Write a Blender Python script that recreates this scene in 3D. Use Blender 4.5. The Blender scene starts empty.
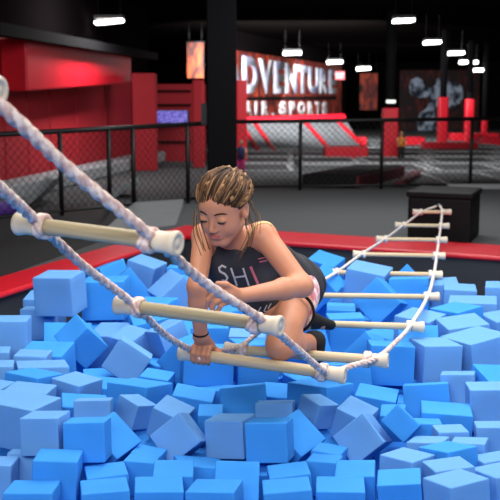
import bpy, bmesh, math, random
import numpy as np
from mathutils import Vector, Matrix, Quaternion
from mathutils.bvhtree import BVHTree
random.seed(7); rng=np.random.RandomState(7)
scene=bpy.context.scene
COL=scene.collection
PI=math.pi
# ------------------------------------------------------------------ camera
TP=.145; PITCH=math.atan(TP); cp,sp=math.cos(PITCH),math.sin(PITCH)
CAM=Vector((0,0,1.1)); FPX=1000.0
def W(px,py,z):
    """point of the place seen at (px,py) at depth z along the lens axis"""
    u=(px-250)/FPX*z; v=(py-250)/FPX*z
    return CAM+Vector((u, z*cp-v*sp, -z*sp-v*cp))
def G(px,py,h=0.0):
    """point at height h seen at (px,py)"""
    d=W(px,py,1.0)-CAM
    return CAM+d*((h-CAM.z)/d.z)
def onY(px,py,Y):
    d=W(px,py,1.0)-CAM
    return CAM+d*(Y/d.y)
cd=bpy.data.cameras.new('camera'); cam=bpy.data.objects.new('camera',cd); COL.objects.link(cam)
cam.location=CAM; cam.rotation_euler=(PI/2-PITCH,0,0)
cd.sensor_width=36; cd.sensor_fit='HORIZONTAL'; cd.lens=72; cd.clip_start=.05; cd.clip_end=200
cd.dof.use_dof=True; cd.dof.focus_distance=3.3; cd.dof.aperture_fstop=6.5
scene.camera=cam
# ------------------------------------------------------------------ materials
def mat(name,col,rough=.6,emit=None,es=0,metal=0,spec=.4,noise=None,bump=None,sub=0,sheen=0):
    m=bpy.data.materials.new(name); m.use_nodes=True
    nt=m.node_tree; b=nt.nodes['Principled BSDF']
    b.inputs['Base Color'].default_value=(*col,1); b.inputs['Roughness'].default_value=rough
    b.inputs['Metallic'].default_value=metal; b.inputs['Specular IOR Level'].default_value=spec
    if sheen: b.inputs['Sheen Weight'].default_value=sheen
    if sub:
        b.inputs['Subsurface Weight'].default_value=sub
        b.inputs['Subsurface Radius'].default_value=(.02,.008,.004); b.inputs['Subsurface Scale'].default_value=.3
    if emit:
        b.inputs['Emission Color'].default_value=(*emit,1); b.inputs['Emission Strength'].default_value=es
    tc=nt.nodes.new('ShaderNodeTexCoord')
    if noise:
        sc,amt,col2=noise
        n=nt.nodes.new('ShaderNodeTexNoise'); n.inputs['Scale'].default_value=sc; n.inputs['Detail'].default_value=5
        nt.links.new(tc.outputs['Object'],n.inputs['Vector'])
        r=nt.nodes.new('ShaderNodeValToRGB'); r.color_ramp.elements[0].position=.5-amt; r.color_ramp.elements[1].position=.5+amt
        r.color_ramp.elements[0].color=(*col,1); r.color_ramp.elements[1].color=(*col2,1)
        nt.links.new(n.outputs['Fac'],r.inputs['Fac']); nt.links.new(r.outputs['Color'],b.inputs['Base Color'])
    if bump:
        sc,st=bump
        n=nt.nodes.new('ShaderNodeTexNoise'); n.inputs['Scale'].default_value=sc; n.inputs['Detail'].default_value=4
        nt.links.new(tc.outputs['Object'],n.inputs['Vector'])
        bp=nt.nodes.new('ShaderNodeBump'); bp.inputs['Strength'].default_value=st; bp.inputs['Distance'].default_value=.01
        nt.links.new(n.outputs['Fac'],bp.inputs['Height']); nt.links.new(bp.outputs['Normal'],b.inputs['Normal'])
    return m
M={}
M['foam_bright']=mat('foam_bright',(.042,.295,.80),.8,spec=.2,bump=(160,.05),noise=(9,.3,(.038,.28,.77)))
M['foam_pale']=mat('foam_pale',(.13,.345,.72),.8,spec=.2,bump=(160,.05),noise=(9,.3,(.12,.33,.70)))
M['rope']=mat('rope_fibre',(.90,.74,.65),.85,bump=(400,.3),noise=(55,.08,(.62,.42,.38)))
M['rope_far']=mat('rope_fibre_clean',(.80,.76,.70),.85,noise=(60,.2,(.72,.66,.6)))
def wood(name,a,b):
    m=mat(name,a,.55); nt=m.node_tree; bs=nt.nodes['Principled BSDF']
    tc=nt.nodes.new('ShaderNodeTexCoord'); mp=nt.nodes.new('ShaderNodeMapping'); mp.inputs['Scale'].default_value=(2.5,60,60)
    n=nt.nodes.new('ShaderNodeTexNoise'); n.inputs['Scale'].default_value=2; n.inputs['Detail'].default_value=6
    r=nt.nodes.new('ShaderNodeValToRGB'); r.color_ramp.elements[0].color=(*a,1); r.color_ramp.elements[1].color=(*b,1)
    r.color_ramp.elements[0].position=.35; r.color_ramp.elements[1].position=.7
    nt.links.new(tc.outputs['Object'],mp.inputs['Vector']); nt.links.new(mp.outputs[0],n.inputs['Vector'])
    nt.links.new(n.outputs['Fac'],r.inputs['Fac']); nt.links.new(r.outputs['Color'],bs.inputs['Base Color'])
    return m
M['wood_near']=wood('rung_wood_weathered',(.50,.41,.25),(.36,.29,.17))
M['wood_far']=wood('rung_wood_pale',(.66,.52,.33),(.54,.41,.24))
M['cap']=mat('cream_rubber',(.72,.63,.50),.5,noise=(30,.25,(.62,.53,.40)))
M['skin']=mat('skin',(.61,.265,.15),.48,sub=.10,noise=(25,.3,(.56,.235,.13)))
M['lip']=mat('lip',(.45,.11,.10),.45)
M['dark_hair']=mat('dark_hair',(.035,.017,.009),.55,spec=.2)
M['mid_hair']=mat('mid_hair',(.125,.060,.026),.55,spec=.2)
M['blond_hair']=mat('blond_hair',(.32,.17,.07),.55,spec=.2)
M['eye_white']=mat('eye_white',(.6,.55,.5),.3)
M['lash']=mat('lash',(.02,.012,.01),.6)
M['shirt']=mat('charcoal_jersey',(.026,.026,.033),.9,noise=(12,.3,(.036,.036,.044)),bump=(60,.15))
M['shorts']=mat('pink_print',(.55,.2,.25),.85,noise=(38,.06,(.8,.62,.6)))
M['trim_black']=mat('black_cloth',(.008,.008,.009),.85)
M['print_white']=mat('print_white',(.55,.5,.5),.7)
M['print_pink']=mat('print_pink',(.62,.16,.2),.7)
M['strap']=mat('yellow_strap',(.88,.68,.28),.7)
M['black_box']=mat('black_vinyl',(.006,.006,.007),.6,spec=.15,bump=(20,.1))
M['black_metal']=mat('black_metal',(.008,.008,.009),.45)
M['black_matte']=mat('black_paint',(.006,.006,.007),.85,spec=.08)
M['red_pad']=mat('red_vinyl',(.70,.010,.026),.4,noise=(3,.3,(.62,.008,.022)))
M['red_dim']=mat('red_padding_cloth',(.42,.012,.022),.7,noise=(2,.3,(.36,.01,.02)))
M['grey_pad']=mat('grey_vinyl',(.20,.21,.22),.6,noise=(4,.3,(.17,.18,.19)))
M['net']=mat('grey_trampoline_net',(.36,.38,.40),.7,noise=(6,.3,(.28,.30,.32)))
M['slope_net']=mat('sloped_trampoline_net',(.15,.16,.17),.7,noise=(5,.3,(.10,.11,.12)))
M['bed']=mat('trampoline_bed_fabric',(.055,.058,.062),.7)
M['white_frame']=mat('pale_pad',(.34,.35,.36),.6)
M['purple']=mat('purple_vinyl',(.10,.035,.30),.6)
M['lamp']=mat('lamp_diffuser',(.9,.9,.9),.5,emit=(1,.98,.95),es=9)
M['housing']=mat('lamp_housing',(.03,.03,.03),.5)
M['carpet']=mat('dark_grey_carpet',(.085,.09,.094),.95,noise=(40,.3,(.07,.074,.078)),bump=(200,.2))
M['black_mat']=mat('black_mat',(.018,.019,.020),.75,noise=(5,.3,(.013,.014,.015)))
M['wall']=mat('black_wall',(.005,.004,.0045),.98,spec=0.0)
M['ceiling']=mat('black_ceiling',(.005,.004,.004),.98,spec=0.0)
M['pit']=mat('pit_liner',(.03,.033,.037),.7)
M['pit_floor']=mat('pit_floor_blue',(.02,.08,.25),.9)
M['exit']=mat('exit_sign_red',(.5,.05,.06),.5,emit=(1,.2,.22),es=1.3)
M['exit_white']=mat('exit_sign_letters',(.8,.6,.6),.5,emit=(1,.75,.75),es=1.6)
M['amber']=mat('amber_cloth',(.6,.2,.03),.7)
M['navy']=mat('navy_cloth',(.02,.03,.12),.7)
M['magenta']=mat('magenta_cloth',(.6,.03,.2),.7)
# ------------------------------------------------------------------ builders
def obj(name,bm,m,parent=None,smooth=False,loc=None):
    me=bpy.data.meshes.new(name); bm.to_mesh(me); bm.free()
    for mm in (m if isinstance(m,(list,tuple)) else [m]): me.materials.append(mm)
    if smooth:
        for p in me.polygons: p.use_smooth=True
    o=bpy.data.objects.new(name,me); COL.objects.link(o)
    if loc is not None:
        loc=Vector(loc); me.transform(Matrix.Translation(-loc)); o.location=loc
    if parent is not None:
        o.parent=parent; o.location=o.location-parent.location if loc is not None else -parent.location
    return o
def tag(o,label=None,cat=None,group=None,kind=None):
    if label: o['label']=label
    if cat: o['category']=cat
    if group: o['group']=group
    if kind: o['kind']=kind
    return o
def thing(name,loc,label,cat,group=None):
    o=bpy.data.objects.new(name,None); COL.objects.link(o); o.location=loc; o.empty_display_size=.05
    return tag(o,label,cat,group)
def kid(name,bm,m,t,smooth=False):   # part in world coordinates under an Empty (or an Empty's part)
    me=bpy.data.meshes.new(name); bm.to_mesh(me); bm.free()
    for mm in (m if isinstance(m,(list,tuple)) else [m]): me.materials.append(mm)
    if smooth:
        for p in me.polygons: p.use_smooth=True
    o=bpy.data.objects.new(name,me); COL.objects.link(o)
    base=Vector(t.location); q=t
    while q.parent is not None: q=q.parent; base=base+Vector(q.location)
    me.transform(Matrix.Translation(-base)); o.parent=t
    return o
def box(bm,lo,hi,mi=0):
    x0,y0,z0=lo; x1,y1,z1=hi
    v=[bm.verts.new(p) for p in ((x0,y0,z0),(x1,y0,z0),(x1,y1,z0),(x0,y1,z0),(x0,y0,z1),(x1,y0,z1),(x1,y1,z1),(x0,y1,z1))]
    for f in ((0,3,2,1),(4,5,6,7),(0,1,5,4),(1,2,6,5),(2,3,7,6),(3,0,4,7)):
        bm.faces.new([v[i] for i in f]).material_index=mi
def prism(bm,pts,ext):
    """polygon extruded by vector ext"""
    a=[bm.verts.new(p) for p in pts]; b=[bm.verts.new(Vector(p)+Vector(ext)) for p in pts]
    n=len(a); bm.faces.new(a); bm.faces.new(b[::-1])
    for i in range(n): bm.faces.new((a[i],b[i],b[(i+1)%n],a[(i+1)%n]))
    bmesh.ops.recalc_face_normals(bm,faces=bm.faces[:])
def bevel(bm,w,seg=2):
    bmesh.ops.bevel(bm,geom=bm.edges[:],offset=w,segments=seg,profile=.5,affect='EDGES')
def frame_of(d):
    d=Vector(d).normalized(); u=d.cross(Vector((0,0,1)))
    if u.length<1e-3: u=Vector((1,0,0))
    u.normalize(); return d,u,u.cross(d).normalized()
def lathe(bm,a,b,prof,n=20):
    """prof: (t along a-b in metres from a, radius)"""
    a=Vector(a); d,u,w=frame_of(Vector(b)-a); rings=[]
    for t,r in prof:
        rings.append([bm.verts.new(a+d*t+(u*math.cos(k*2*PI/n)+w*math.sin(k*2*PI/n))*max(r,1e-4)) for k in range(n)])
    for i in range(len(rings)-1):
        for k in range(n):
            bm.faces.new((rings[i][k],rings[i][(k+1)%n],rings[i+1][(k+1)%n],rings[i+1][k]))
    bm.faces.new(rings[0][::-1]); bm.faces.new(rings[-1])
def tube(bm,pts,rad,n=8,mi=0,closed=False):
    pts=[Vector(p) for p in pts]; N=len(pts)
    r=rad if isinstance(rad,(list,tuple)) else [rad]*N
    d0=(pts[1]-pts[0]).normalized(); _,u,_=frame_of(d0); rings=[]
    for i,p in enumerate(pts):
        if closed: d=(pts[(i+1)%N]-pts[i-1]).normalized()
        else: d=(pts[min(i+1,N-1)]-pts[max(i-1,0)]).normalized()
        u=(u-d*u.dot(d)).normalized(); w=d.cross(u)
        rings.append([bm.verts.new(p+(u*math.cos(k*2*PI/n)+w*math.sin(k*2*PI/n))*r[i]) for k in range(n)])
    for i in range(N if closed else N-1):
        A,B=rings[i],rings[(i+1)%N]
        for k in range(n): bm.faces.new((A[k],A[(k+1)%n],B[(k+1)%n],B[k])).material_index=mi
    if not closed:
        bm.faces.new(rings[0][::-1]).material_index=mi; bm.faces.new(rings[-1]).material_index=mi
def spline(P,step):
    P=[Vector(p) for p in P]; Q=[P[0]*2-P[1]]+P+[P[-1]*2-P[-2]]; out=[]
    for i in range(1,len(Q)-2):
        a,b,c,d=Q[i-1:i+3]; n=max(2,int((c-b).length/step))
        for k in range(n):
            t=k/n
            out.append(.5*((2*b)+(c-a)*t+(2*a-5*b+4*c-d)*t*t+(3*b-a-3*c+d)*t**3))
    out.append(P[-1]); return out
def rope_mesh(bm,path,r0,r1,pitch=4.2,n=7):
    """three twisted strands"""
    N=len(path); s=0; acc=[0]
    for i in range(1,N): acc.append(acc[-1]+(path[i]-path[i-1]).length)
    L=acc[-1]; d0=(path[1]-path[0]).normalized(); _,u,_=frame_of(d0); fr=[]; th=0
    for i in range(N):
        d=(path[min(i+1,N-1)]-path[max(i-1,0)]).normalized(); u=(u-d*u.dot(d)).normalized(); w=d.cross(u)
        R=r0+(r1-r0)*acc[i]/L
        if i: th+=(acc[i]-acc[i-1])/(R*pitch)*2*PI/2
        fr.append((u.copy(),w,R,th))
    for s in range(3):
        pts=[];rr=[]
        for i in range(N):
            u_,w_,R,t=fr[i]; a=t+s*2*PI/3
            pts.append(path[i]+(u_*math.cos(a)+w_*math.sin(a))*R*.46); rr.append(R*.56)
        tube(bm,pts,rr,n)
# ------------------------------------------------------------------ foam cubes
CUBES=[
('1',-0.906,4.702,0.211,0.994,0.019,-0.017,-0.104,0.191,0.190,0.186),
('2',-0.727,4.961,0.137,1.000,-0.005,-0.014,-0.019,0.214,0.200,0.193),
('3',-1.050,5.023,0.056,0.999,0.046,0.005,-0.018,0.178,0.177,0.173),
('4',-1.038,4.835,0.036,0.998,-0.054,-0.011,0.023,0.162,0.162,0.153),
('5',-1.043,4.195,0.112,0.998,-0.029,0.007,0.048,0.189,0.179,0.168),
('6',-0.840,4.469,-0.031,0.913,-0.393,-0.015,0.108,0.215,0.210,0.211),
('7',-0.850,4.081,-0.000,0.997,0.048,-0.005,-0.064,0.191,0.190,0.190),
('8',-0.871,3.899,0.049,1.000,-0.023,0.019,0.010,0.131,0.139,0.140),
('9',-1.050,3.976,0.044,0.995,-0.030,0.026,0.092,0.131,0.140,0.140),
('10',-0.800,3.728,0.024,0.989,-0.054,0.016,0.134,0.191,0.190,0.188),
('10b',-0.990,3.658,0.046,0.992,-0.058,0.020,0.107,0.190,0.184,0.184),
('11',-0.790,3.526,0.063,0.972,-0.054,0.035,-0.227,0.146,0.153,0.151),
('12',-0.632,3.524,0.051,0.962,-0.001,0.046,-0.270,0.131,0.133,0.136),
('13',-0.764,3.349,0.060,0.998,-0.029,0.042,-0.031,0.148,0.149,0.150),
('14',-0.911,3.412,0.067,0.990,0.002,0.027,-0.135,0.119,0.124,0.126),
('15',-0.866,3.223,0.086,0.988,-0.028,0.012,-0.149,0.123,0.126,0.128),
('16',-0.728,3.129,0.085,0.974,0.010,0.010,-0.227,0.179,0.153,0.146),
('17',-0.583,3.362,0.006,0.993,0.010,0.058,0.097,0.158,0.157,0.158),
('18',-0.521,3.221,0.073,0.994,-0.108,-0.005,0.033,0.122,0.122,0.114),
('19',-0.739,4.273,0.076,0.901,0.201,-0.338,0.182,0.139,0.149,0.149),
('20',-0.500,3.977,0.067,0.880,-0.046,-0.469,0.053,0.138,0.148,0.152),
('21',-0.518,4.300,0.046,0.922,0.162,-0.039,-0.348,0.139,0.122,0.138),
('22',-0.354,4.248,0.096,0.872,0.102,-0.142,-0.458,0.131,0.134,0.122),
('23',-0.171,3.837,0.088,0.996,-0.058,0.027,0.069,0.195,0.169,0.147),
('101',-0.268,4.016,0.062,0.905,-0.090,-0.384,-0.162,0.142,0.142,0.134),
('24',-0.362,3.724,0.019,0.995,0.006,0.061,-0.079,0.114,0.125,0.125),
('25',-0.407,3.551,0.006,0.967,-0.074,0.010,-0.244,0.176,0.175,0.175),
('26',-0.212,3.490,0.002,0.996,0.008,0.084,-0.024,0.147,0.153,0.152),
('27',-0.136,3.334,0.013,0.998,0.057,-0.000,0.001,0.086,0.099,0.099),
('28',-0.401,3.371,0.041,0.925,-0.056,0.133,-0.351,0.103,0.095,0.091),
('29',-0.273,3.314,0.026,0.968,0.101,0.156,-0.171,0.113,0.113,0.114),
('30',-0.231,3.150,0.020,0.927,-0.175,-0.331,-0.031,0.126,0.124,0.119),
('32',-0.170,4.182,0.094,0.998,-0.060,-0.002,-0.004,0.159,0.152,0.139),
('33',-0.013,4.120,0.071,1.000,-0.000,0.015,-0.012,0.155,0.161,0.161),
('55',0.427,4.360,0.086,0.999,-0.027,-0.015,0.008,0.159,0.171,0.173),
('35',0.014,3.934,0.076,0.991,-0.037,0.020,0.123,0.170,0.172,0.161),
('37',-0.021,3.522,0.027,0.992,-0.116,-0.046,0.002,0.166,0.148,0.128),
('40',-0.619,2.923,0.115,0.996,-0.052,-0.022,-0.072,0.120,0.118,0.115),
('41',-0.490,2.907,0.100,0.996,-0.083,-0.016,-0.015,0.125,0.120,0.120),
('42',-0.458,3.049,0.027,0.796,-0.316,-0.259,0.446,0.137,0.137,0.133),
('43',-0.326,3.027,-0.031,0.994,-0.036,0.067,-0.073,0.095,0.106,0.106),
('44',-0.332,2.919,-0.017,0.997,-0.064,0.023,-0.044,0.096,0.106,0.106),
('45',-0.227,2.833,-0.022,1.000,0.023,0.007,0.021,0.118,0.124,0.124),
('46',-0.259,2.699,-0.017,0.998,-0.012,0.017,0.051,0.137,0.127,0.116),
('47',-0.417,2.793,-0.015,0.993,-0.023,-0.025,0.117,0.119,0.126,0.125),
('48',-0.557,2.772,0.035,0.999,-0.033,0.023,0.019,0.127,0.129,0.128),
('49',-0.602,2.639,-0.004,0.999,-0.042,-0.002,-0.003,0.134,0.128,0.120),
('50',-0.751,2.814,0.010,0.998,-0.059,0.008,0.011,0.120,0.119,0.113),
('51',-0.729,3.192,-0.061,0.995,-0.098,0.013,0.016,0.123,0.130,0.130),
('52',-0.680,2.946,-0.017,0.991,-0.118,0.012,0.054,0.122,0.128,0.128),
('53',-0.404,2.660,-0.016,0.995,-0.040,-0.011,0.096,0.132,0.136,0.135),
('18x',0.089,3.371,0.016,0.992,-0.110,-0.017,-0.059,0.130,0.129,0.120),
('25x',0.255,3.533,0.011,0.942,-0.067,-0.007,-0.329,0.176,0.175,0.174),
('26x',0.456,3.534,-0.011,0.992,0.018,0.057,-0.113,0.148,0.154,0.153),
('27x',0.501,3.371,0.001,0.994,0.057,-0.036,-0.089,0.086,0.100,0.099),
('28x',0.234,3.372,0.042,0.893,-0.036,0.118,-0.433,0.102,0.096,0.091),
('29x',0.358,3.315,0.022,0.953,0.115,0.127,-0.252,0.112,0.115,0.116),
('30x',0.370,3.154,0.016,0.912,-0.202,-0.336,-0.119,0.128,0.124,0.118),
('40x',-0.063,3.191,0.015,0.985,-0.057,-0.040,-0.161,0.134,0.132,0.126),
('41x',0.063,3.041,0.053,0.991,-0.084,-0.030,-0.104,0.132,0.127,0.125),
('42x',0.134,3.182,-0.010,0.831,-0.345,-0.251,0.356,0.141,0.141,0.137),
('43x',0.249,3.061,-0.036,0.986,-0.027,0.038,-0.162,0.096,0.107,0.107),
('44x',0.229,2.953,-0.030,0.989,-0.060,-0.004,-0.133,0.098,0.107,0.108),
('45x',0.314,2.830,-0.021,0.997,0.023,-0.030,-0.069,0.117,0.124,0.124),
('46x',0.257,2.707,-0.020,0.999,-0.011,-0.009,-0.041,0.138,0.127,0.116),
('47x',0.119,2.806,-0.020,0.998,-0.030,-0.055,0.028,0.121,0.128,0.127),
('48x',-0.039,2.831,-0.033,0.929,-0.371,0.014,-0.000,0.131,0.135,0.135),
('49x',-0.097,2.673,-0.015,0.994,-0.046,-0.026,-0.093,0.138,0.132,0.121),
('53x',0.107,2.663,-0.017,0.998,-0.046,-0.041,0.007,0.134,0.137,0.137),
('23x',0.557,3.877,0.085,0.999,-0.045,0.018,-0.012,0.173,0.166,0.157),
('100',0.509,4.078,0.060,0.872,-0.256,-0.360,-0.210,0.137,0.143,0.140),
('54',0.252,4.193,0.044,0.918,-0.164,-0.081,0.352,0.139,0.138,0.128),
('57',0.448,5.820,0.137,0.936,0.179,0.047,-0.298,0.181,0.137,0.158),
('58',0.374,5.176,0.154,0.897,-0.008,-0.390,-0.207,0.167,0.167,0.157),
('59',0.624,5.231,0.148,0.981,0.052,0.066,-0.175,0.207,0.205,0.205),
('60',0.651,4.903,0.123,0.902,-0.176,-0.377,-0.115,0.171,0.177,0.176),
('61',0.431,4.668,0.079,0.999,0.024,0.012,-0.044,0.136,0.149,0.148),
('63',0.866,5.439,0.124,0.917,-0.136,-0.374,-0.023,0.147,0.153,0.148),
('64',1.024,5.181,0.108,0.997,0.034,-0.044,-0.061,0.144,0.156,0.156),
('65',0.822,5.065,0.131,0.994,-0.056,-0.018,-0.097,0.199,0.191,0.181),
('66',1.054,4.949,0.112,0.996,0.014,0.010,-0.084,0.160,0.171,0.169),
('67',1.264,4.841,0.130,0.992,-0.010,-0.019,-0.125,0.200,0.197,0.197),
('68',1.053,4.630,0.087,0.993,-0.006,-0.014,-0.118,0.221,0.214,0.214),
('69',0.936,4.426,0.114,0.891,0.026,-0.034,-0.452,0.170,0.165,0.170),
('70',0.755,4.355,0.095,0.947,0.042,0.022,-0.319,0.169,0.172,0.172),
('72',0.918,4.209,0.093,0.749,0.061,-0.013,-0.659,0.183,0.182,0.182),
('73',1.124,4.399,0.098,0.821,0.061,0.025,-0.568,0.135,0.130,0.138),
('74',0.926,3.985,0.094,0.841,0.045,-0.053,-0.537,0.208,0.197,0.159),
('75',0.739,3.904,0.086,0.992,-0.011,0.021,0.121,0.162,0.165,0.155),
('76',0.717,4.128,0.062,0.929,-0.359,-0.004,-0.094,0.166,0.169,0.169),
('78',0.795,3.697,0.028,0.989,-0.079,-0.025,-0.124,0.127,0.131,0.126),
('79',0.868,3.498,0.023,0.998,-0.038,-0.019,-0.047,0.159,0.154,0.150),
('80',0.654,3.574,0.018,0.988,-0.118,-0.042,-0.091,0.166,0.149,0.130),
('81',0.685,3.387,-0.040,0.996,-0.028,0.017,-0.079,0.174,0.184,0.178),
('82',0.493,3.145,0.073,0.900,-0.184,-0.393,-0.034,0.078,0.095,0.101),
('83',0.590,3.244,-0.011,0.996,-0.074,0.000,-0.052,0.107,0.118,0.117),
('84',0.652,3.128,0.007,0.999,-0.042,-0.011,0.016,0.099,0.109,0.109),
('85',0.807,3.147,-0.002,0.993,-0.080,-0.021,-0.079,0.135,0.139,0.139),
('86',0.563,3.019,0.001,0.977,-0.073,-0.038,-0.198,0.111,0.119,0.119),
('86b',0.688,3.002,0.008,0.984,-0.070,-0.026,-0.161,0.107,0.114,0.111),
('87',0.596,2.871,0.025,0.876,-0.049,-0.064,-0.476,0.129,0.122,0.128),
('88',0.464,2.828,0.019,0.929,-0.037,-0.006,-0.368,0.117,0.123,0.123),
('89',0.568,2.720,0.031,0.756,-0.003,-0.065,-0.652,0.123,0.117,0.123),
('90',0.740,2.869,-0.003,0.765,-0.019,-0.097,-0.637,0.124,0.119,0.125),
('91',0.716,2.722,0.011,0.839,-0.019,-0.047,-0.542,0.125,0.122,0.126),
('92',0.558,2.578,0.055,0.857,-0.016,-0.047,-0.513,0.121,0.133,0.100),
('93',0.424,2.688,0.015,0.995,0.017,-0.057,-0.075,0.122,0.115,0.108),
('96',-0.661,4.698,-0.050,0.986,0.085,-0.039,-0.141,0.172,0.178,0.179),
('97',-0.655,5.226,0.102,0.940,-0.032,-0.329,0.091,0.208,0.209,0.213),
('102',-0.791,5.494,0.132,0.906,-0.092,-0.155,0.383,0.179,0.178,0.171),
('98',-0.602,5.625,0.135,0.978,0.048,0.128,-0.161,0.171,0.181,0.182),
('99',-0.382,5.007,0.138,0.872,-0.075,0.427,0.227,0.180,0.179,0.169),
('F1',-0.282,5.231,0.102,0.997,0.014,-0.046,-0.067,0.189,0.189,0.189),
('F2',-0.121,5.413,0.106,0.949,-0.015,0.040,-0.312,0.189,0.189,0.189),
('F3',0.048,5.094,0.165,0.997,0.016,0.063,0.045,0.189,0.189,0.189),
('F4',0.170,4.554,0.139,0.982,-0.025,-0.024,0.187,0.182,0.182,0.182),
('F5',-0.066,4.358,0.074,0.966,-0.033,0.066,-0.250,0.178,0.178,0.178),
('F6',-0.163,2.993,-0.077,0.989,-0.064,0.067,0.116,0.148,0.148,0.148),
('F7',0.205,5.350,0.087,0.979,-0.018,0.055,-0.198,0.189,0.189,0.189),
('F8',0.351,3.705,0.044,0.959,-0.102,-0.024,0.265,0.165,0.165,0.165),
('F9',-0.439,4.473,0.064,0.988,0.058,-0.090,0.108,0.178,0.178,0.178),
('F10',0.104,3.662,-0.043,0.980,0.029,-0.026,-0.196,0.161,0.161,0.161),
('F11',0.140,4.027,-0.092,0.953,-0.052,-0.018,-0.297,0.165,0.165,0.165),
('F12',0.328,4.817,-0.036,0.942,0.035,-0.089,-0.323,0.177,0.177,0.177),
('F13',0.623,4.469,-0.020,0.946,0.004,0.055,-0.319,0.175,0.175,0.175),
('F14',-0.250,4.476,0.017,0.982,0.110,-0.066,0.138,0.176,0.176,0.176),
('F15',-0.560,3.651,-0.013,0.980,-0.013,-0.008,-0.200,0.163,0.163,0.163),
('F16',-0.008,4.669,0.027,0.952,-0.051,-0.035,-0.300,0.180,0.180,0.180),
('F17',-0.359,5.456,0.123,0.999,-0.036,-0.001,-0.005,0.191,0.191,0.191),
('F18',0.124,4.258,-0.111,0.988,-0.018,0.075,-0.136,0.167,0.167,0.167),
('F19',0.223,5.568,0.140,0.991,-0.031,-0.096,-0.089,0.191,0.191,0.191),
('F20',0.126,4.465,-0.049,0.986,0.009,-0.025,-0.164,0.171,0.171,0.171),
('F21',0.043,3.004,-0.100,0.992,-0.023,-0.045,-0.112,0.148,0.148,0.148),
('F22',0.438,5.323,-0.028,0.950,0.076,0.015,0.304,0.184,0.184,0.184),
('F23',0.532,3.445,-0.179,0.992,0.010,-0.043,-0.115,0.152,0.152,0.152),
('F24',0.593,3.747,-0.102,0.998,-0.011,0.004,-0.061,0.160,0.160,0.160),
('F25',-0.350,3.313,-0.114,0.964,0.074,0.082,-0.240,0.153,0.153,0.153),
('F26',-0.178,3.285,-0.135,0.997,-0.057,0.051,0.027,0.151,0.151,0.151),
('F27',-0.609,4.038,-0.089,0.994,0.046,0.010,0.098,0.165,0.165,0.165),
('F28',0.555,4.915,-0.074,0.995,0.000,-0.024,-0.095,0.178,0.178,0.178),
('F29',-0.148,3.696,-0.047,0.939,-0.057,-0.053,-0.334,0.160,0.160,0.160),
('F30',-0.151,4.837,0.015,0.966,0.002,-0.019,0.256,0.180,0.180,0.180),
('F31',-0.388,4.095,-0.058,0.957,-0.070,0.086,-0.268,0.168,0.168,0.168),
('F32',-0.457,4.697,0.080,0.977,0.034,-0.031,-0.208,0.182,0.182,0.182),
('F33',0.251,3.333,-0.107,0.965,0.056,0.094,-0.237,0.153,0.153,0.153),
('F34',-0.751,4.910,-0.067,0.998,0.032,-0.009,0.044,0.177,0.177,0.177),
('F35',0.598,3.926,-0.097,0.994,0.010,0.078,0.071,0.162,0.162,0.162),
('F36',-0.865,3.273,-0.131,0.991,0.009,0.017,-0.131,0.151,0.151,0.151),
('F37',-0.213,5.669,0.084,0.959,0.021,0.033,-0.282,0.191,0.191,0.191),
('F38',-0.025,5.001,-0.024,0.978,0.023,-0.022,0.205,0.180,0.180,0.180),
('F39',0.951,3.746,-0.001,0.986,0.101,0.061,0.120,0.164,0.164,0.164),
('F40',0.249,3.862,-0.034,0.964,0.027,-0.066,0.257,0.166,0.166,0.166),
('F41',0.538,5.524,0.015,0.987,0.017,0.026,-0.158,0.187,0.187,0.187),
('F42',-0.042,3.163,-0.136,0.948,0.016,-0.036,0.314,0.149,0.149,0.149),
('F43',-0.542,3.059,-0.131,0.984,0.052,-0.044,-0.168,0.148,0.148,0.148),
('F44',0.672,4.696,-0.042,0.985,0.022,0.027,0.171,0.176,0.176,0.176),
('F45',0.392,4.353,-0.118,0.956,-0.014,0.077,-0.283,0.168,0.168,0.168),
('F46',-0.105,5.828,0.095,0.960,0.011,0.080,-0.267,0.191,0.191,0.191),
('F47',0.818,5.634,0.077,0.980,-0.097,-0.052,0.168,0.190,0.190,0.190)]

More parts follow.
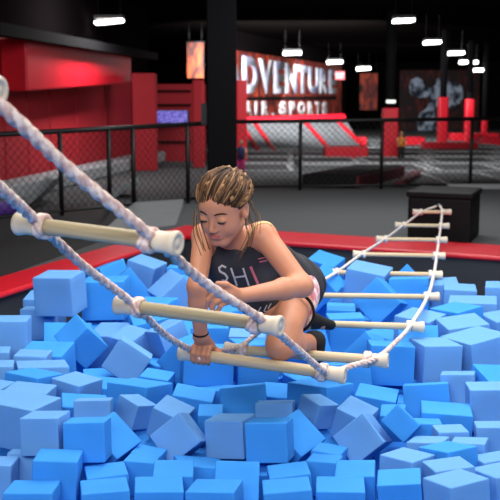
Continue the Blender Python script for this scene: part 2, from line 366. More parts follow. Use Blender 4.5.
SKIP={'F2','F3','F7','F19','F37','F46','F11','F12','F16','F20','F28','F38','F44','F45','F18','51','F47'}
LAB={
'1':'pale blue foam cube standing level nearest the red pad at left','2':'bright blue level foam cube right of the pale one nearest the left red pad',
'3':'pale foam cube peeping out left of the top left level cube, upper of two','4':'pale foam cube peeping out left of the top left level cube, lower of two',
'5':'pale level foam cube cut by the left picture edge, just below the red pad','6':'bright foam cube mostly hidden under the top left pale level cube',
'7':'bright blue foam cube with flat top left of the tilted bright diamond cube','8':'small looking pale foam slab in front of a bright flat topped cube at left',
'9':'pale foam cube corner at the left picture edge, above the long pale slab','10':'pale wide foam cube top lying left below the tilted bright diamond cube',
'10b':'pale foam cube cut by the left edge, level with the wide pale one','11':'bright blue foam cube showing a flat diamond top between pale ones at left',
'12':'pale foam cube turned corner forward below the tilted bright diamond cube','13':'pale foam cube with broad flat top just above the big pale left corner cube',
'14':'pale sliver of foam cube top at the left edge, higher of two slivers','15':'thin pale sliver of foam cube top above the big left corner cube',
'16':'large pale foam cube with its corner forward, cut by the left edge','17':'bright foam cube behind the small pale upright slab at lower left',
'18':'small pale upright foam cube behind the level bright cube at lower left','19':'bright blue foam cube tilted like a diamond left of the large pale diamond',
'20':'large pale foam cube balanced on a corner below the second rung','21':'pale foam cube top behind the large pale diamond below the second rung',
'22':'pale foam cube leaning between the large pale diamond and the left rope','23':'bright blue foam cube right under the gripping hand and third rung',
'24':'bright blue flat topped foam cube right below the large pale diamond','25':'bright wide foam cube with flat top, left of and below the gripping hand',
'26':'bright blue foam cube with slanted top below the left end of third rung','27':'small bright foam cube wedged right of the pale tilted pair below the hand',
'28':'pale foam cube turned dark side right, behind the lower left leaning bright cube','29':'pale foam cube leaning back behind the tilted pale cube below the hand',
'30':'pale foam cube balanced on a corner straight below the gripping hand','32':'bright foam cube glimpsed right behind the forearm that grips the rung',
'33':'flat bright foam cube top seen between second rung and third rung','35':'bright foam cube seen above the third rung, left of the girl’s knee',
'37':'bright level foam cube under the middle of the third rung','40':'pale level foam cube left of the bright level one at lower left',
'41':'bright level foam cube right of the pale level one at lower left','42':'bright foam cube leaning right against the lower left bright level cube',
'43':'deep bright foam cube in the gap left of the corner balanced pale cube','44':'bright foam cube in the second row, below the gap left of the pale diamond',
'45':'bright level foam cube below the pale corner balanced cube at lower left','46':'bright foam cube in the front row directly below the gripping hand',
'47':'bright wide foam cube in second row, right of the tall bright front left cube','48':'tall bright foam cube in front of the lower left pale level cube',
'49':'bright foam cube in the bottom left corner of the front row','50':'pale foam cube at the left edge just above the front row',
'52':'pale foam cube deep between the left edge and the tall bright front cube','53':'bright foam cube in the front row, second from the left edge',
'18x':'small pale upright foam cube behind the bright level cube at bottom centre','25x':'bright wide foam cube below the right end of the third rung',
'26x':'bright foam cube with slanted top below the right end of fourth rung','27x':'small bright foam cube wedged right of the pale tilted pair at lower right',
'28x':'pale foam cube turned dark side right, straight below the third rung’s right cap','29x':'pale foam cube leaning back behind the tilted pale cube at lower right',
'30x':'pale foam cube balanced on a corner at lower right, below fourth rung','40x':'pale level foam cube at bottom centre, left of the bright level one',
'41x':'bright level foam cube at bottom centre, right of the pale level one','42x':'bright foam cube leaning right against the bottom centre bright level cube',
'43x':'deep bright foam cube left of the corner balanced pale cube at lower right','44x':'bright foam cube in second row, left below the lower right balanced pale cube',
'45x':'bright level foam cube right below the lower right balanced pale cube','46x':'bright foam cube in the front row right of the picture’s middle',
'47x':'bright wide foam cube in second row, right of the bottom centre tall cube','48x':'tall bright foam cube in front of the bottom centre pale level cube',
'49x':'bright foam cube in the front row left of the picture’s middle','53x':'bright foam cube in the front row just right of the picture’s middle',
'23x':'bright blue level foam cube right behind the cap of the fourth rung','100':'bright foam cube leaning left of the level one behind the fourth rung cap',
'101':'bright foam cube leaning left of the cube under the gripping hand','54':'bright foam cube leaning right next to the girl’s lower black shoe',
'55':'bright foam cube under the fifth rung, right of the black shoes','57':'bright foam cube with corner forward, farthest back right of the girl’s hip',
'58':'bright diamond tilted foam cube touching the girl’s pink shorts in view','59':'pale foam cube behind the seventh rung, at the back of the pit',
'60':'large bright foam cube balanced on a corner behind the sixth rung','61':'bright flat foam cube seen between the fifth and sixth rungs',
'63':'bright foam cube peak poking up at the back, left of the right rope','64':'pale foam cube at the back, just right of the right rope',
'65':'bright broad foam cube behind the right rope at sixth rung','66':'pale foam cube at the back right, in front of the dark pit wall',
'67':'pale foam cube at the right edge standing apart against the dark pit wall','68':'long pale foam cube lying at right behind a bright flat one',
'69':'bright foam cube lying flat between pale cubes at right, beside the rope','70':'pale foam cube at right under the right rope, near the fifth rung cap',
'72':'pale foam cube showing a broad top behind the big pale corner cube at right','73':'pale foam cube top at the right edge behind the big corner cube',
'74':'big pale foam cube with corner forward at the right edge, mid height','75':'pale level foam cube left of the big corner cube at right',
'76':'bright foam cube behind the cap of the fifth rung','78':'pale foam cube low between the level pale cube and the right edge cube',
'79':'pale level foam cube at the right edge, below the big corner cube','80':'bright level foam cube below the pale level one at right',
'81':'bright wide foam cube lying in front of the bright level one at right','82':'bright foam cube balanced on a corner right of the pale balanced one',
'83':'small bright foam cube top right of the bright balanced cube','84':'small pale foam slab below the bright wide cube at right',
'85':'pale foam cube at the right edge, above the lower right flat tops','86':'long pale foam cube lying left behind the bright flat diamond top at right',
'86b':'pale foam cube lying right behind the bright flat diamond top at right','87':'bright foam cube showing a flat diamond top among pale ones at lower right',
'88':'pale foam cube with broad top left of the bright flat diamond at lower right','89':'pale foam cube with broad top behind the lower right corner forward cube',
'90':'pale foam cube top at the right edge, beside the bright flat diamond','91':'pale foam cube in the bottom right corner of the picture',
'92':'pale foam cube with corner forward in the front row at right','93':'bright level foam cube in front row, left of the corner forward pale one',
'96':'pale foam cube between the bright level cube and the second rung’s left cap','97':'bright foam cube leaning behind the left end of the second rung',
'98':'pale foam cube turned corner forward at the back left, under first rung cap','99':'pale foam cube tilted on a corner between first rung cap and the girl’s arm',
'102':'bright foam cube at the back left between the rope and the first rung',
'F1':'shaded foam cube beside the upright arm, above the second rung','F2':'blue foam cube behind the girl’s chest, almost wholly hidden','F3':'blue foam cube behind the girl’s waist, almost wholly hidden',
'F4':'blue foam cube behind the girl’s thigh, almost wholly hidden','F5':'blue foam cube glimpsed between the second rung and the gripping arm','F7':'blue foam cube hidden behind the girl’s hip',
'F6':'bright low foam cube in the dark gap between the two front groups','F8':'bright foam cube directly below the fourth rung’s right half','F9':'bright foam cube showing under the second rung behind the left rope',
'F10':'blue foam cube in the gap right of the level cube under third rung','F13':'shaded foam cube deep behind the level bright cube at fourth rung cap','F14':'blue foam cube behind the wrist band, below the second rung',
'F15':'shaded foam cube deep left of the wide bright cube at left centre','F17':'blue foam cube glimpsed between first rung cap and the upright arm','F19':'blue foam cube behind the girl’s back, wholly hidden',
'F21':'blue foam cube deep between two tall front cubes at bottom centre','F22':'shaded foam cube between the shorts and the large balanced bright cube','F23':'shaded foam cube under the bright balanced cube at lower right',
'F24':'dark sliver of foam cube left of the bright wide cube at right','F25':'shaded foam cube deep left of the pale balanced cube below the hand','F26':'shaded foam cube deep left of the bottom centre pale level cube',
'F27':'blue foam cube deep just below the bright tilted diamond at left','F29':'shaded foam cube in the gap left of the cube under third rung','F30':'strip of bright foam cube just above the second rung beside the arm',
'F31':'blue foam cube deep right below the large pale diamond','F32':'bright foam cube in the gap above the second rung’s left half','F33':'shaded foam cube deep left of the lower right balanced pale cube',
'F34':'blue foam cube in the gap right of the bright level cube’s foot at left','F35':'shaded foam cube deep left of the bright level cube below the right pale one','F36':'dark foam cube sliver at the left edge below the big corner cube',
'F37':'blue foam cube behind the girl’s shoulder, wholly hidden','F39':'bright foam cube at the right edge in the gap below the big corner cube','F40':'bright foam cube just below the third rung’s right cap',
'F41':'blue sliver between the large balanced bright cube and the shorts','F42':'dark foam cube sliver under the bottom centre pale level cube','F43':'dark foam cube sliver between the tall bright front left cube and its right neighbour','F46':'blue foam cube behind the girl’s chin, wholly hidden',
}
LAB={k:v.replace('’',"'") for k,v in LAB.items()}

def foam(dim,seed):
    bm=bmesh.new(); r=.0045; rs=np.random.RandomState(seed)
    n=5; grids=[]
    ph=rs.uniform(0,6,6); am=rs.uniform(.0005,.0022,3)
    def ax(h): return [-h,-h+.4*r,-h+r]+[ -h+r+(2*h-2*r)*k/n for k in range(1,n)]+[h-r,h-.4*r,h]
    H=[d/2 for d in dim]; A=[ax(h) for h in H]; m=len(A[0]); vs={}
    def V(i,j,k):
        if (i,j,k) in vs: return vs[(i,j,k)]
        p=[A[0][i],A[1][j],A[2][k]]
        c=[max(-h+r,min(h-r,q)) for q,h in zip(p,H)]; d=[a-b for a,b in zip(p,c)]
        l=math.sqrt(sum(t*t for t in d))
        if l>1e-9: p=[a+t/l*r for a,t in zip(c,d)]
        # soft foam: faces a little hollow, sides a little wavy
        for q in range(3):
            if abs(abs(p[q])-H[q])<1e-4:
                o=[p[z]/H[z] for z in range(3) if z!=q]
                p[q]-=math.copysign(am[q]*2*(1-o[0]**2)*(1-o[1]**2)+.0008*math.sin(3*o[0]+ph[q])*math.sin(2.5*o[1]+ph[q+3])*(1-o[0]**2)*(1-o[1]**2),p[q])
        vs[(i,j,k)]=bm.verts.new(p); return vs[(i,j,k)]
    e=m-1
    for i in range(e):
        for j in range(e):
            bm.faces.new((V(i,j,0),V(i,j+1,0),V(i+1,j+1,0),V(i+1,j,0)))
            bm.faces.new((V(i,j,e),V(i+1,j,e),V(i+1,j+1,e),V(i,j+1,e)))
            bm.faces.new((V(i,0,j),V(i+1,0,j),V(i+1,0,j+1),V(i,0,j+1)))
            bm.faces.new((V(i,e,j),V(i,e,j+1),V(i+1,e,j+1),V(i+1,e,j)))
            bm.faces.new((V(0,i,j),V(0,i,j+1),V(0,i+1,j+1),V(0,i+1,j)))
            bm.faces.new((V(e,i,j),V(e,i+1,j),V(e,i+1,j+1),V(e,i,j+1)))
    return bm
PALE=set('1 3 4 5 8 9 10 10b 12 13 14 15 16 18 21 28 29 40 50 52 75 74 72 70 66 67 68 78 79 85 86 86b 88 89 90 91 92 98 64 59 18x 28x 29x 40x 84 73 33 20 30 30x 96 99 22'.split())
for i,c in enumerate(CUBES):
    n=c[0]
    if n in SKIP: continue
    o=obj('foam_cube',foam(c[8:11],i),M['foam_pale' if n in PALE else 'foam_bright'],smooth=True)
    o.location=c[1:4]; o.rotation_mode='QUATERNION'; o.rotation_quaternion=c[4:8]
    tag(o,LAB.get(n,'blue foam cube in the pit'),'foam cube','foam cubes in the pit')
# the rest of the heap: lower layers and the part of the pit around the picture
EX=[c for c in CUBES if c[0] not in SKIP]
def cube_low(c):
    m=Quaternion(c[4:8]).to_matrix(); return c[3]-sum(abs(m[2][k])*c[8+k] for k in range(3))/2
LOW=[cube_low(c) for c in EX]
rf=random.Random(3); fill_bm=bmesh.new()
pc0=Vector((-.607,8.92,0)); u1=Vector((.891,-.454,0)); u2=Vector((-.335,-.942,0))
for gy in range(40):
    for gx in range(34):
        x=-2.9+gx*.185+rf.uniform(-.03,.03); y=.75+gy*.185+rf.uniform(-.03,.03)
        # stay inside the pit
        dx,dy=x-pc0.x,y-pc0.y; det=u1.x*u2.y-u2.x*u1.y
        s=(dx*u2.y-u2.x*dy)/det; t=(u1.x*dy-dx*u1.y)/det
        if s<.48 or t<.78 or s>5 or t>9.5: continue
        near=[(math.hypot(c[1]-x,c[2]-y),i) for i,c in enumerate(EX)]; near.sort()
        sz=rf.uniform(.155,.18); tilt=.12
        u=x/max(y,.1)
        inframe=abs(u)<.30 and y>2.0
        if near[0][0]<.27: top=min(LOW[i] for d,i in near if d<.30)-.02
        elif inframe: top=-.28
        else: top=sum(EX[i][3] for d,i in near[:3])/3+.02-max(0,near[0][0]-.5)*.12; tilt=.3
        for layer in range(2):
            h=sz*.5; z=top-h*1.25-layer*sz*1.2
            if z<-1.2: break
            R_=Quaternion((0,0,1),rf.uniform(-.6,.6)).to_matrix()@Quaternion((1,0,0),rf.uniform(-tilt,tilt)).to_matrix()@Quaternion((0,1,0),rf.uniform(-tilt,tilt)).to_matrix()
            r=bmesh.ops.create_cube(fill_bm,size=sz*.97); 
            for v in r['verts']: v.co=R_@v.co+Vector((x,y,z))
fo=obj('foam_cube_heap',fill_bm,M['foam_bright'],loc=(0,4,-.3)); tag(fo,'lower layers of the blue foam cube heap, seen through gaps','foam cubes',None,'stuff')
# ------------------------------------------------------------------ pit, floor, room shell
PC=Vector((-.607,8.92,0)); d1=Vector((.891,-.454,0)); d2=Vector((-.335,-.942,0))
pit=[PC,PC+d1*5.2,PC+d1*5.2+d2*10.5,PC+d2*10.5]
outer=[Vector((-9,46,0)),Vector((16,46,0)),Vector((16,-6,0)),Vector((-9,-6,0))]
bm=bmesh.new()
a=[bm.verts.new(p) for p in outer]; b=[bm.verts.new(p) for p in pit]
for i in range(4): bm.faces.new((a[i],b[i],b[(i+1)%4],a[(i+1)%4]))
bmesh.ops.recalc_face_normals(bm,faces=bm.faces[:])
bm.faces.ensure_lookup_table()
if bm.faces[0].normal.z<0: bmesh.ops.reverse_faces(bm,faces=bm.faces[:])
tag(obj('floor',bm,M['carpet']),kind='structure')
bm=bmesh.new(); v=[bm.verts.new(p+Vector((0,0,-1.3))) for p in pit]; bm.faces.new(v)
bm.faces.ensure_lookup_table()
if bm.faces[0].normal.z<0: bmesh.ops.reverse_faces(bm,faces=bm.faces[:])
tag(obj('floor_pit',bm,M['pit_floor']),kind='structure')
for nm,i,j,th in (('wall_pit_far',0,1,.58),('wall_pit_left',3,0,.30),('wall_pit_right',1,2,-.06),('wall_pit_near',2,3,-.06)):
    bm=bmesh.new(); A,B=pit[i],pit[j]; nrm=Vector((B.y-A.y,-(B.x-A.x),0)).normalized()
    ctr=sum(pit,Vector())/4
    if nrm.dot(ctr-A)<0: nrm=-nrm
    prism(bm,[A+Vector((0,0,-1.3)),B+Vector((0,0,-1.3)),B+Vector((0,0,-.002)),A+Vector((0,0,-.002))],nrm*th)
    tag(obj(nm,bm,M['pit']),kind='structure')
# black mat beside the pit on the left
bm=bmesh.new()
prism(bm,[G(-60,300),PC+d2*.25+Vector((-.40,.0,0)),G(150,203),G(40,205),G(-60,217)],(0,0,.008))
tag(obj('floor_mat',bm,M['black_mat']),kind='structure')
# red padding along the pit edge
def edge_pad(A,B,wdir,wid,th,label):
    bm=bmesh.new(); A=Vector(A); B=Vector(B)
    prism(bm,[A,B,B+wdir*wid,A+wdir*wid],(0,0,th)); bevel(bm,.018,2)
    t=(A+B)/2; o=obj('edge_pad',bm,M['red_pad'],smooth=False,loc=(t.x,t.y,0)); tag(o,label,'edge pad')
    return o
ze=Vector((0,0,-.0))
edge_pad(PC+d2*.64+ze,PC+d2*8.6+ze,d1,.34,.035,'red vinyl edge pad running along the left side of the foam pit')
edge_pad(PC+d1*.02+d2*.0+ze,PC+d1*5.0+ze,d2,.62,.035,'red vinyl edge pad along the far side of the foam pit under the ladder')
ROOMZ=3.0
bm=bmesh.new(); box(bm,(-9,-6,ROOMZ),(16,46,ROOMZ+.1)); tag(obj('ceiling',bm,M['ceiling']),kind='structure')
bm=bmesh.new(); box(bm,(-9,45.9,0),(16,46,ROOMZ)); tag(obj('wall_back',bm,M['wall']),kind='structure')
bm=bmesh.new(); box(bm,(15.9,-6,0),(16,46,ROOMZ)); tag(obj('wall_right',bm,M['wall']),kind='structure')
bm=bmesh.new(); box(bm,(-9,-6,0),(-8.9,46,ROOMZ)); tag(obj('wall_left',bm,M['wall']),kind='structure')
bm=bmesh.new(); box(bm,(-9,-6.1,0),(16,-6,ROOMZ)); tag(obj('wall_near',bm,M['wall']),kind='structure')
# ------------------------------------------------------------------ rope ladder
lad=thing('rope_ladder',W(270,340,3.2),'white rope ladder with wooden rungs stretched across the pit of blue cubes','rope ladder')
RUNG=[ # left px,py,z  right px,py,z  rod radius, cap radius
 ((-158,68,1.85),(0,92,1.75),.018,.028),
 ((18,223,2.33),(178,244,2.15),.0185,.0285),
 ((117,304.5,2.80),(281,326.5,2.60),.0185,.0285),
 ((180,352.3,3.25),(345,375.6,3.08),.0185,.0275),
 ((225,349,3.52),(388,361,3.38),.0175,.0265),
 ((266,322,4.08),(424,327,4.05),.0140,.0235),
 ((290,295,4.70),(439,297,4.70),.0130,.0235),
 ((325,272,5.30),(442,275,5.30),.0130,.0235),
 ((353,254,5.95),(445,256,5.95),.0130,.0235),
 ((376,239,6.60),(447,240,6.60),.0130,.0235),
 ((395,225,7.20),(449,226,7.20),.0130,.0235),
 ((413,212,7.76),(451,212,7.76),.0130,.0235)]
KN=[]
for k,(a,b,r,rc) in enumerate(RUNG):
    A,B=W(*a),W(*b); d=(B-A).normalized(); L=(B-A).length
    near=k<5
    # rod in local x so that the grain runs along it
    bm=bmesh.new(); lathe(bm,(-L/2+.03,0,0),(L/2-.03,0,0),[(0,r*.96),(.004,r),(L-.064,r),(L-.06,r*.96)],20)
    me=bpy.data.meshes.new('rung'); bm.to_mesh(me); bm.free(); me.materials.append(M['wood_near' if near and k<3 else 'wood_far'])
    for p in me.polygons: p.use_smooth=True
    ro=bpy.data.objects.new('rung',me); COL.objects.link(ro)
    ro.parent=lad; ro.location=(A+B)/2-lad.location; ro.rotation_mode='QUATERNION'
    q=Vector((1,0,0)).rotation_difference(d); ro.rotation_quaternion=q
    def sub(name,bm,m,smooth=True):
        me=bpy.data.meshes.new(name); bm.to_mesh(me); bm.free(); me.materials.append(m)
        for p in me.polygons: p.use_smooth=smooth
        o=bpy.data.objects.new(name,me); COL.objects.link(o); o.parent=ro; return o
    cl=.05 if near else .046
    for s in (-1,1):
        bm=bmesh.new(); e=s*L/2
        prof=[(0,rc*.30),(.0012,rc*.34),(.0012,rc*.62),(-.0008,rc*.66),(-.0008,rc*.92),(.003,rc*1.0),(.010,rc*1.0),(.015,rc*.93),(.028,rc*.86),(.040,rc*.84),(.046,rc*.86),(cl+.004,rc*.80),(cl+.006,r*1.0)]
        lathe(bm,(e,0,0),(e-s*.1,0,0),prof,24); bmesh.ops.recalc_face_normals(bm,faces=bm.faces[:])
        sub('end_cap',bm,M['cap'])
        # rope hitch round the rod beside the cap
        rr=.0070 if near else .007; x0=e-s*(cl+.018)
        if k==0 and s<0: continue
        bm=bmesh.new(); pts=[]; turns=3 if near else 2; R=r+rr*.75
        for q_ in range(turns*18+1):
            t=q_/18*2*PI; pts.append(Vector((x0-s*rr*.95*(q_/18-1),math.cos(t)*R,math.sin(t)*R)))
        tube(bm,pts,rr,8)
        if near: tube(bm,[Vector((x0+s*rr*1.2,-R*.5,R*.95)),Vector((x0+s*.1*rr,-R*1.0,R*.55)),Vector((x0-s*rr*1.6,-R*1.25,-R*.1)),Vector((x0-s*rr*2.6,-R*.95,-R*.6))],rr*.9,8)
        sub('knot',bm,M['rope'] if near else M['rope_far'])
bm=bmesh.new(); tube(bm,[Vector((0,0,0)),Vector((.001,0,0))],.001); bm.free()
def V3(l): return [W(*p) for p in l]
RR=spline(V3([(-90,38,1.62),(-3,103,1.76),(70,170,1.95),(152,237,2.16),(205,283,2.38),(262,320,2.60),(298,350,2.85),(327,372,3.08),(352,366,3.24),(377,358,3.38),(396,342,3.7),(411,325,4.04),(428,296,4.69),(434,274,5.29),(437,255,5.94),(439,239,6.59),(441,225,7.19),(442,211,7.75),(440,206,7.90)]),.012)
RL=spline(V3([(-90,105,1.75),(0,188,2.06),(36,221,2.29),(80,263,2.52),(132,303,2.77),(165,335,3.02),(193,350,3.24),(214,351,3.38),(238,348,3.51),(262,330,3.8),(283,320,4.07),(302,294,4.69),(337,272,5.29),(362,254,5.94),(385,239,6.59),(404,225,7.19),(422,212,7.75),(437,206,7.90)]),.012)
for P in (RR,RL):
    n1=next(i for i,p in enumerate(P) if p.y>3.75)
    bm=bmesh.new(); rope_mesh(bm,P[:n1],.0150,.0095); nf=len(bm.faces)
    rope_mesh(bm,P[n1-1:],.0095,.0088,n=6)
    bm.faces.ensure_lookup_table()
    for f in bm.faces[nf:]: f.material_index=1     # the far end is less worn
    kid('rope',bm,[M['rope'],M['rope_far']],lad,True)
bm=bmesh.new(); tube(bm,[W(436,207,7.89),W(439,205,7.95),W(442,207,7.89)],.014,8); kid('anchor_ring',bm,M['black_metal'],lad,True)
# ------------------------------------------------------------------ the climbing child
class SDF:
    def __init__(s,lo,hi,h):
        s.h=h; s.lo=np.array(lo,float); n=np.ceil((np.array(hi)-s.lo)/h).astype(int)+1
        s.n=n; s.D=np.full(n,.25,np.float32)
    def sl(s,lo,hi):
        a=np.maximum(0,np.floor((np.array(lo)-s.lo)/s.h).astype(int)); b=np.minimum(s.n,np.ceil((np.array(hi)-s.lo)/s.h).astype(int)+1)
        if (b<=a).any(): return None
        g=[s.lo[i]+s.h*np.arange(a[i],b[i]) for i in range(3)]
        return tuple(slice(a[i],b[i]) for i in range(3)),g[0][:,None,None],g[1][None,:,None],g[2][None,None,:]
    def put(s,f,lo,hi,k,sub=False):
        m=.05; r=s.sl(np.array(lo)-m,np.array(hi)+m)
        if r is None: return
        S,X,Y,Z=r; d=f(X,Y,Z).astype(np.float32); D=s.D[S]
        if sub:
            h=np.maximum(k-np.abs(-d-D),0)/k; s.D[S]=np.maximum(D,-d)+h*h*k*.25
        else:
            h=np.maximum(k-np.abs(d-D),0)/k; s.D[S]=np.minimum(D,d)-h*h*k*.25
    def cone(s,a,b,ra,rb,k=.02,sub=False):
        a=np.array(a,float);b=np.array(b,float);ab=b-a;L=(ab@ab)+1e-12
        def f(X,Y,Z):
            px,py,pz=X-a[0],Y-a[1],Z-a[2]
            t=np.clip((px*ab[0]+py*ab[1]+pz*ab[2])/L,0,1)
            return np.sqrt((px-t*ab[0])**2+(py-t*ab[1])**2+(pz-t*ab[2])**2)-(ra+(rb-ra)*t)
        r=max(ra,rb); s.put(f,np.minimum(a,b)-r,np.maximum(a,b)+r,k,sub)
    def ell(s,c,R,rad,k=.02,sub=False):
        c=np.array(c,float);R=np.array(R,float);rad=np.array(rad,float)
        def f(X,Y,Z):
            p=[X-c[0],Y-c[1],Z-c[2]]; q=0;q2=0
            for i in range(3):
                u=p[0]*R[i][0]+p[1]*R[i][1]+p[2]*R[i][2]
                q=q+(u/rad[i])**2; q2=q2+(u/rad[i]**2)**2
            k0=np.sqrt(q);k1=np.sqrt(q2)+1e-9
            return k0*(k0-1)/k1
        m=max(rad); s.put(f,c-m,c+m,k,sub)
    def grid(s):
        return [s.lo[i]+s.h*np.arange(s.n[i]) for i in range(3)]
    def mesh(s):
        D=s.D; I=D<0; nx,ny,nz=D.shape
        c=np.zeros((nx-1,ny-1,nz-1),np.int8)
        for dx in (0,1):
            for dy in (0,1):
                for dz in (0,1): c+=I[dx:nx-1+dx,dy:ny-1+dy,dz:nz-1+dz]
        act=(c>0)&(c<8); idx=np.full(act.shape,-1,np.int64); P=np.argwhere(act); idx[act]=np.arange(len(P))
        acc=np.zeros((len(P),3));cnt=np.zeros(len(P))
        cor=[(a,b,c_) for a in (0,1) for b in (0,1) for c_ in (0,1)]
        for p in cor:
            for ax in range(3):
                if p[ax]: continue
                q=list(p);q[ax]=1
                da=D[P[:,0]+p[0],P[:,1]+p[1],P[:,2]+p[2]];db=D[P[:,0]+q[0],P[:,1]+q[1],P[:,2]+q[2]]
                m=(da<0)!=(db<0); t=np.where(m,da/np.where(m,da-db,1),0)
                o=np.tile(np.array(p,float),(len(P),1)); o[:,ax]+=t
                acc[m]+=o[m];cnt[m]+=1
        V=(P+acc/np.maximum(cnt,1)[:,None])*s.h+s.lo
        F=[]
        for ax in range(3):
            sa=[slice(None)]*3;sb=[slice(None)]*3; sa[ax]=slice(0,-1);sb[ax]=slice(1,None)
            A=I[tuple(sa)];B=I[tuple(sb)]; ch=A!=B
            E=np.argwhere(ch); o=[i for i in range(3) if i!=ax]
            ok=np.all([(E[:,i]>0)&(E[:,i]<D.shape[i]-1) for i in o],axis=0); E=E[ok]
            ins=A[E[:,0],E[:,1],E[:,2]]
            def g(d0,d1):
                Q=E.copy();Q[:,o[0]]-=d0;Q[:,o[1]]-=d1; return idx[Q[:,0],Q[:,1],Q[:,2]]
            q=np.stack([g(1,1),g(0,1),g(0,0),g(1,0)],1)
            flip=ins if ax!=1 else ~ins
            q[~flip]=q[~flip][:,::-1]; F.append(q)
        return V,np.concatenate(F)
def sdf_obj(name,S,m,parent,smooth_it=1):
    V,F=S.mesh()
    base=np.array(GIRL)
    me=bpy.data.meshes.new(name); me.from_pydata((V-base).tolist(),[],F.tolist()); me.update()
    bm=bmesh.new(); bm.from_mesh(me)
    for _ in range(smooth_it): bmesh.ops.smooth_vert(bm,verts=bm.verts,factor=.5,use_axis_x=True,use_axis_y=True,use_axis_z=True)
    bm.to_mesh(me); bm.free()
    for p in me.polygons: p.use_smooth=True
    me.materials.append(m)
    o=bpy.data.objects.new(name,me); COL.objects.link(o)
    if parent: o.parent=parent
    return o
GIRL=W(285,352,3.4)
HC=W(223,206.5,3.13)
f_=Vector((-.40,-.80,-.43)).normalized(); l_=Vector((.894,-.447,0)).normalized(); t_=l_.cross(f_).normalized()
if t_.z<0: t_=-t_
l_=(Quaternion(f_,math.radians(-3))@l_); t_=(Quaternion(f_,math.radians(-3))@t_)
HS=.975
def H(l,f,t): return HC+(l_*l+f_*f+t_*t)*HS
HR=[l_,f_,t_]
def ringpt(a,b,t): return Vector(a).lerp(Vector(b),t)
S=SDF(W(178,172,2.9)+Vector((0,-.25,-.30)),(.34,3.98,1.05),.0032)
S.lo=np.array((-.26,2.86,-.0)); 
S=SDF((-.24,2.84,.02),(.33,3.98,1.06),.0032)
def torso(S,e=0.0,sk=.05):
    S.cone(W(231,241,3.29),W(240,262,3.38),.045+e,.06+e,.03)
    S.cone(W(217,250,3.31),W(272,290,3.56),.060+e,.070+e,sk)
    S.cone(W(251,248,3.35),W(300,284,3.64),.062+e,.080+e,sk)
    S.cone(W(228,265,3.32),W(262,291,3.47),.062+e,.068+e,sk)
    S.ell(W(289,288,3.62),[(1,0,0),(0,1,0),(0,0,1)],(.098+e,.10+e,.085+e),sk)
def thighs(S,e=0.0,a=1.0):
    h,kn=W(297,296,3.54),W(281,344,3.19)
    S.cone(h,ringpt(h,kn,a),.066+e,(.066+(.046-.066)*a)+e,.03)
    h,kn=W(278,296,3.62),W(270,318,3.42)
    S.cone(h,ringpt(h,kn,a),.064+e,(.064+(.044-.064)*a)+e,.03)
# torso, shoulders
torso(S)
RS,LS=W(204,236,3.27),W(263,235,3.28)
S.cone(W(231,240,3.27),RS,.036,.036,.03); S.cone(W(231,240,3.27),LS,.036,.040,.03)
S.cone(H(0,-.02,-.05),W(231,242,3.27),.042,.044,.02)
# right arm (holding the rung)
RE,RWr=W(197,287,3.13),W(201,337,3.195)
S.cone(RS,RE,.037,.029,.025); S.cone(RE,ringpt(RE,RWr,.3),.029,.029,.02); S.cone(ringpt(RE,RWr,.3),RWr,.029,.0205,.02)
# left arm (bent across)
LE,LW_=W(302,286,3.20),W(240,296,3.02)
S.cone(LS,LE,.041,.034,.025); S.cone(LE,ringpt(LE,LW_,.3),.034,.033,.02); S.cone(ringpt(LE,LW_,.3),LW_,.033,.0215,.02)
# legs
thighs(S)
KN1,AN1=W(281,345,3.185),W(310,342,3.49)
S.cone(KN1,ringpt(KN1,AN1,.35),.046,.044,.02); S.cone(ringpt(KN1,AN1,.35),AN1,.044,.027,.02)
S.ell(W(279,349,3.165),[(1,0,0),(0,1,0),(0,0,1)],(.036,.034,.036),.02)
KN2,AN2=W(270,318,3.42),W(306,322,3.72)
S.cone(KN2,ringpt(KN2,AN2,.35),.044,.043,.02); S.cone(ringpt(KN2,AN2,.35),AN2,.043,.027,.02)
S.cone(AN1,W(316,350,3.50),.027,.022,.02); S.cone(AN2,W(326,324,3.74),.027,.02,.02)
# head
S.ell(H(0,-.015,.022),HR,(.073*HS,.091*HS,.081*HS),.02)
S.ell(H(0,.028,.022),HR,(.062*HS,.056*HS,.055*HS),.02)
S.ell(H(0,.026,-.036),HR,(.055*HS,.055*HS,.066*HS),.02)
S.cone(H(-.010,.062,-.091),H(.010,.062,-.091),.016,.016,.02)
for s in (-1,1):
    S.ell(H(s*.031,.046,-.034),HR,(.025,.031,.032),.03)
    S.cone(H(s*.047,.0,-.056),H(s*.015,.054,-.089),.019,.016,.02)
    S.ell(H(s*.031,.094,-.004),HR,(.017,.016,.011),.012,sub=True)
    S.ell(H(s*.031,.074,-.003),HR,(.0145,.0125,.0125),.005)
    S.ell(H(s*.075,-.008,-.008),[l_,(f_*.95+t_*.25),(t_*.95-f_*.25)],(.009,.019,.030),.006)
    S.ell(H(s*.083,-.004,-.006),HR,(.006,.010,.016),.005,sub=True)
S.cone(H(0,.078,.004),H(0,.096,-.031),.0065,.0092,.010)
for s in (-1,1): S.ell(H(s*.0105,.091,-.037),HR,(.0068,.0075,.006),.007)
S.ell(H(0,.080,-.062),HR,(.021,.012,.012),.012)
S.cone(H(-.022,.087,-.0585),H(.022,.087,-.0585),.0022,.0022,.004,sub=True)
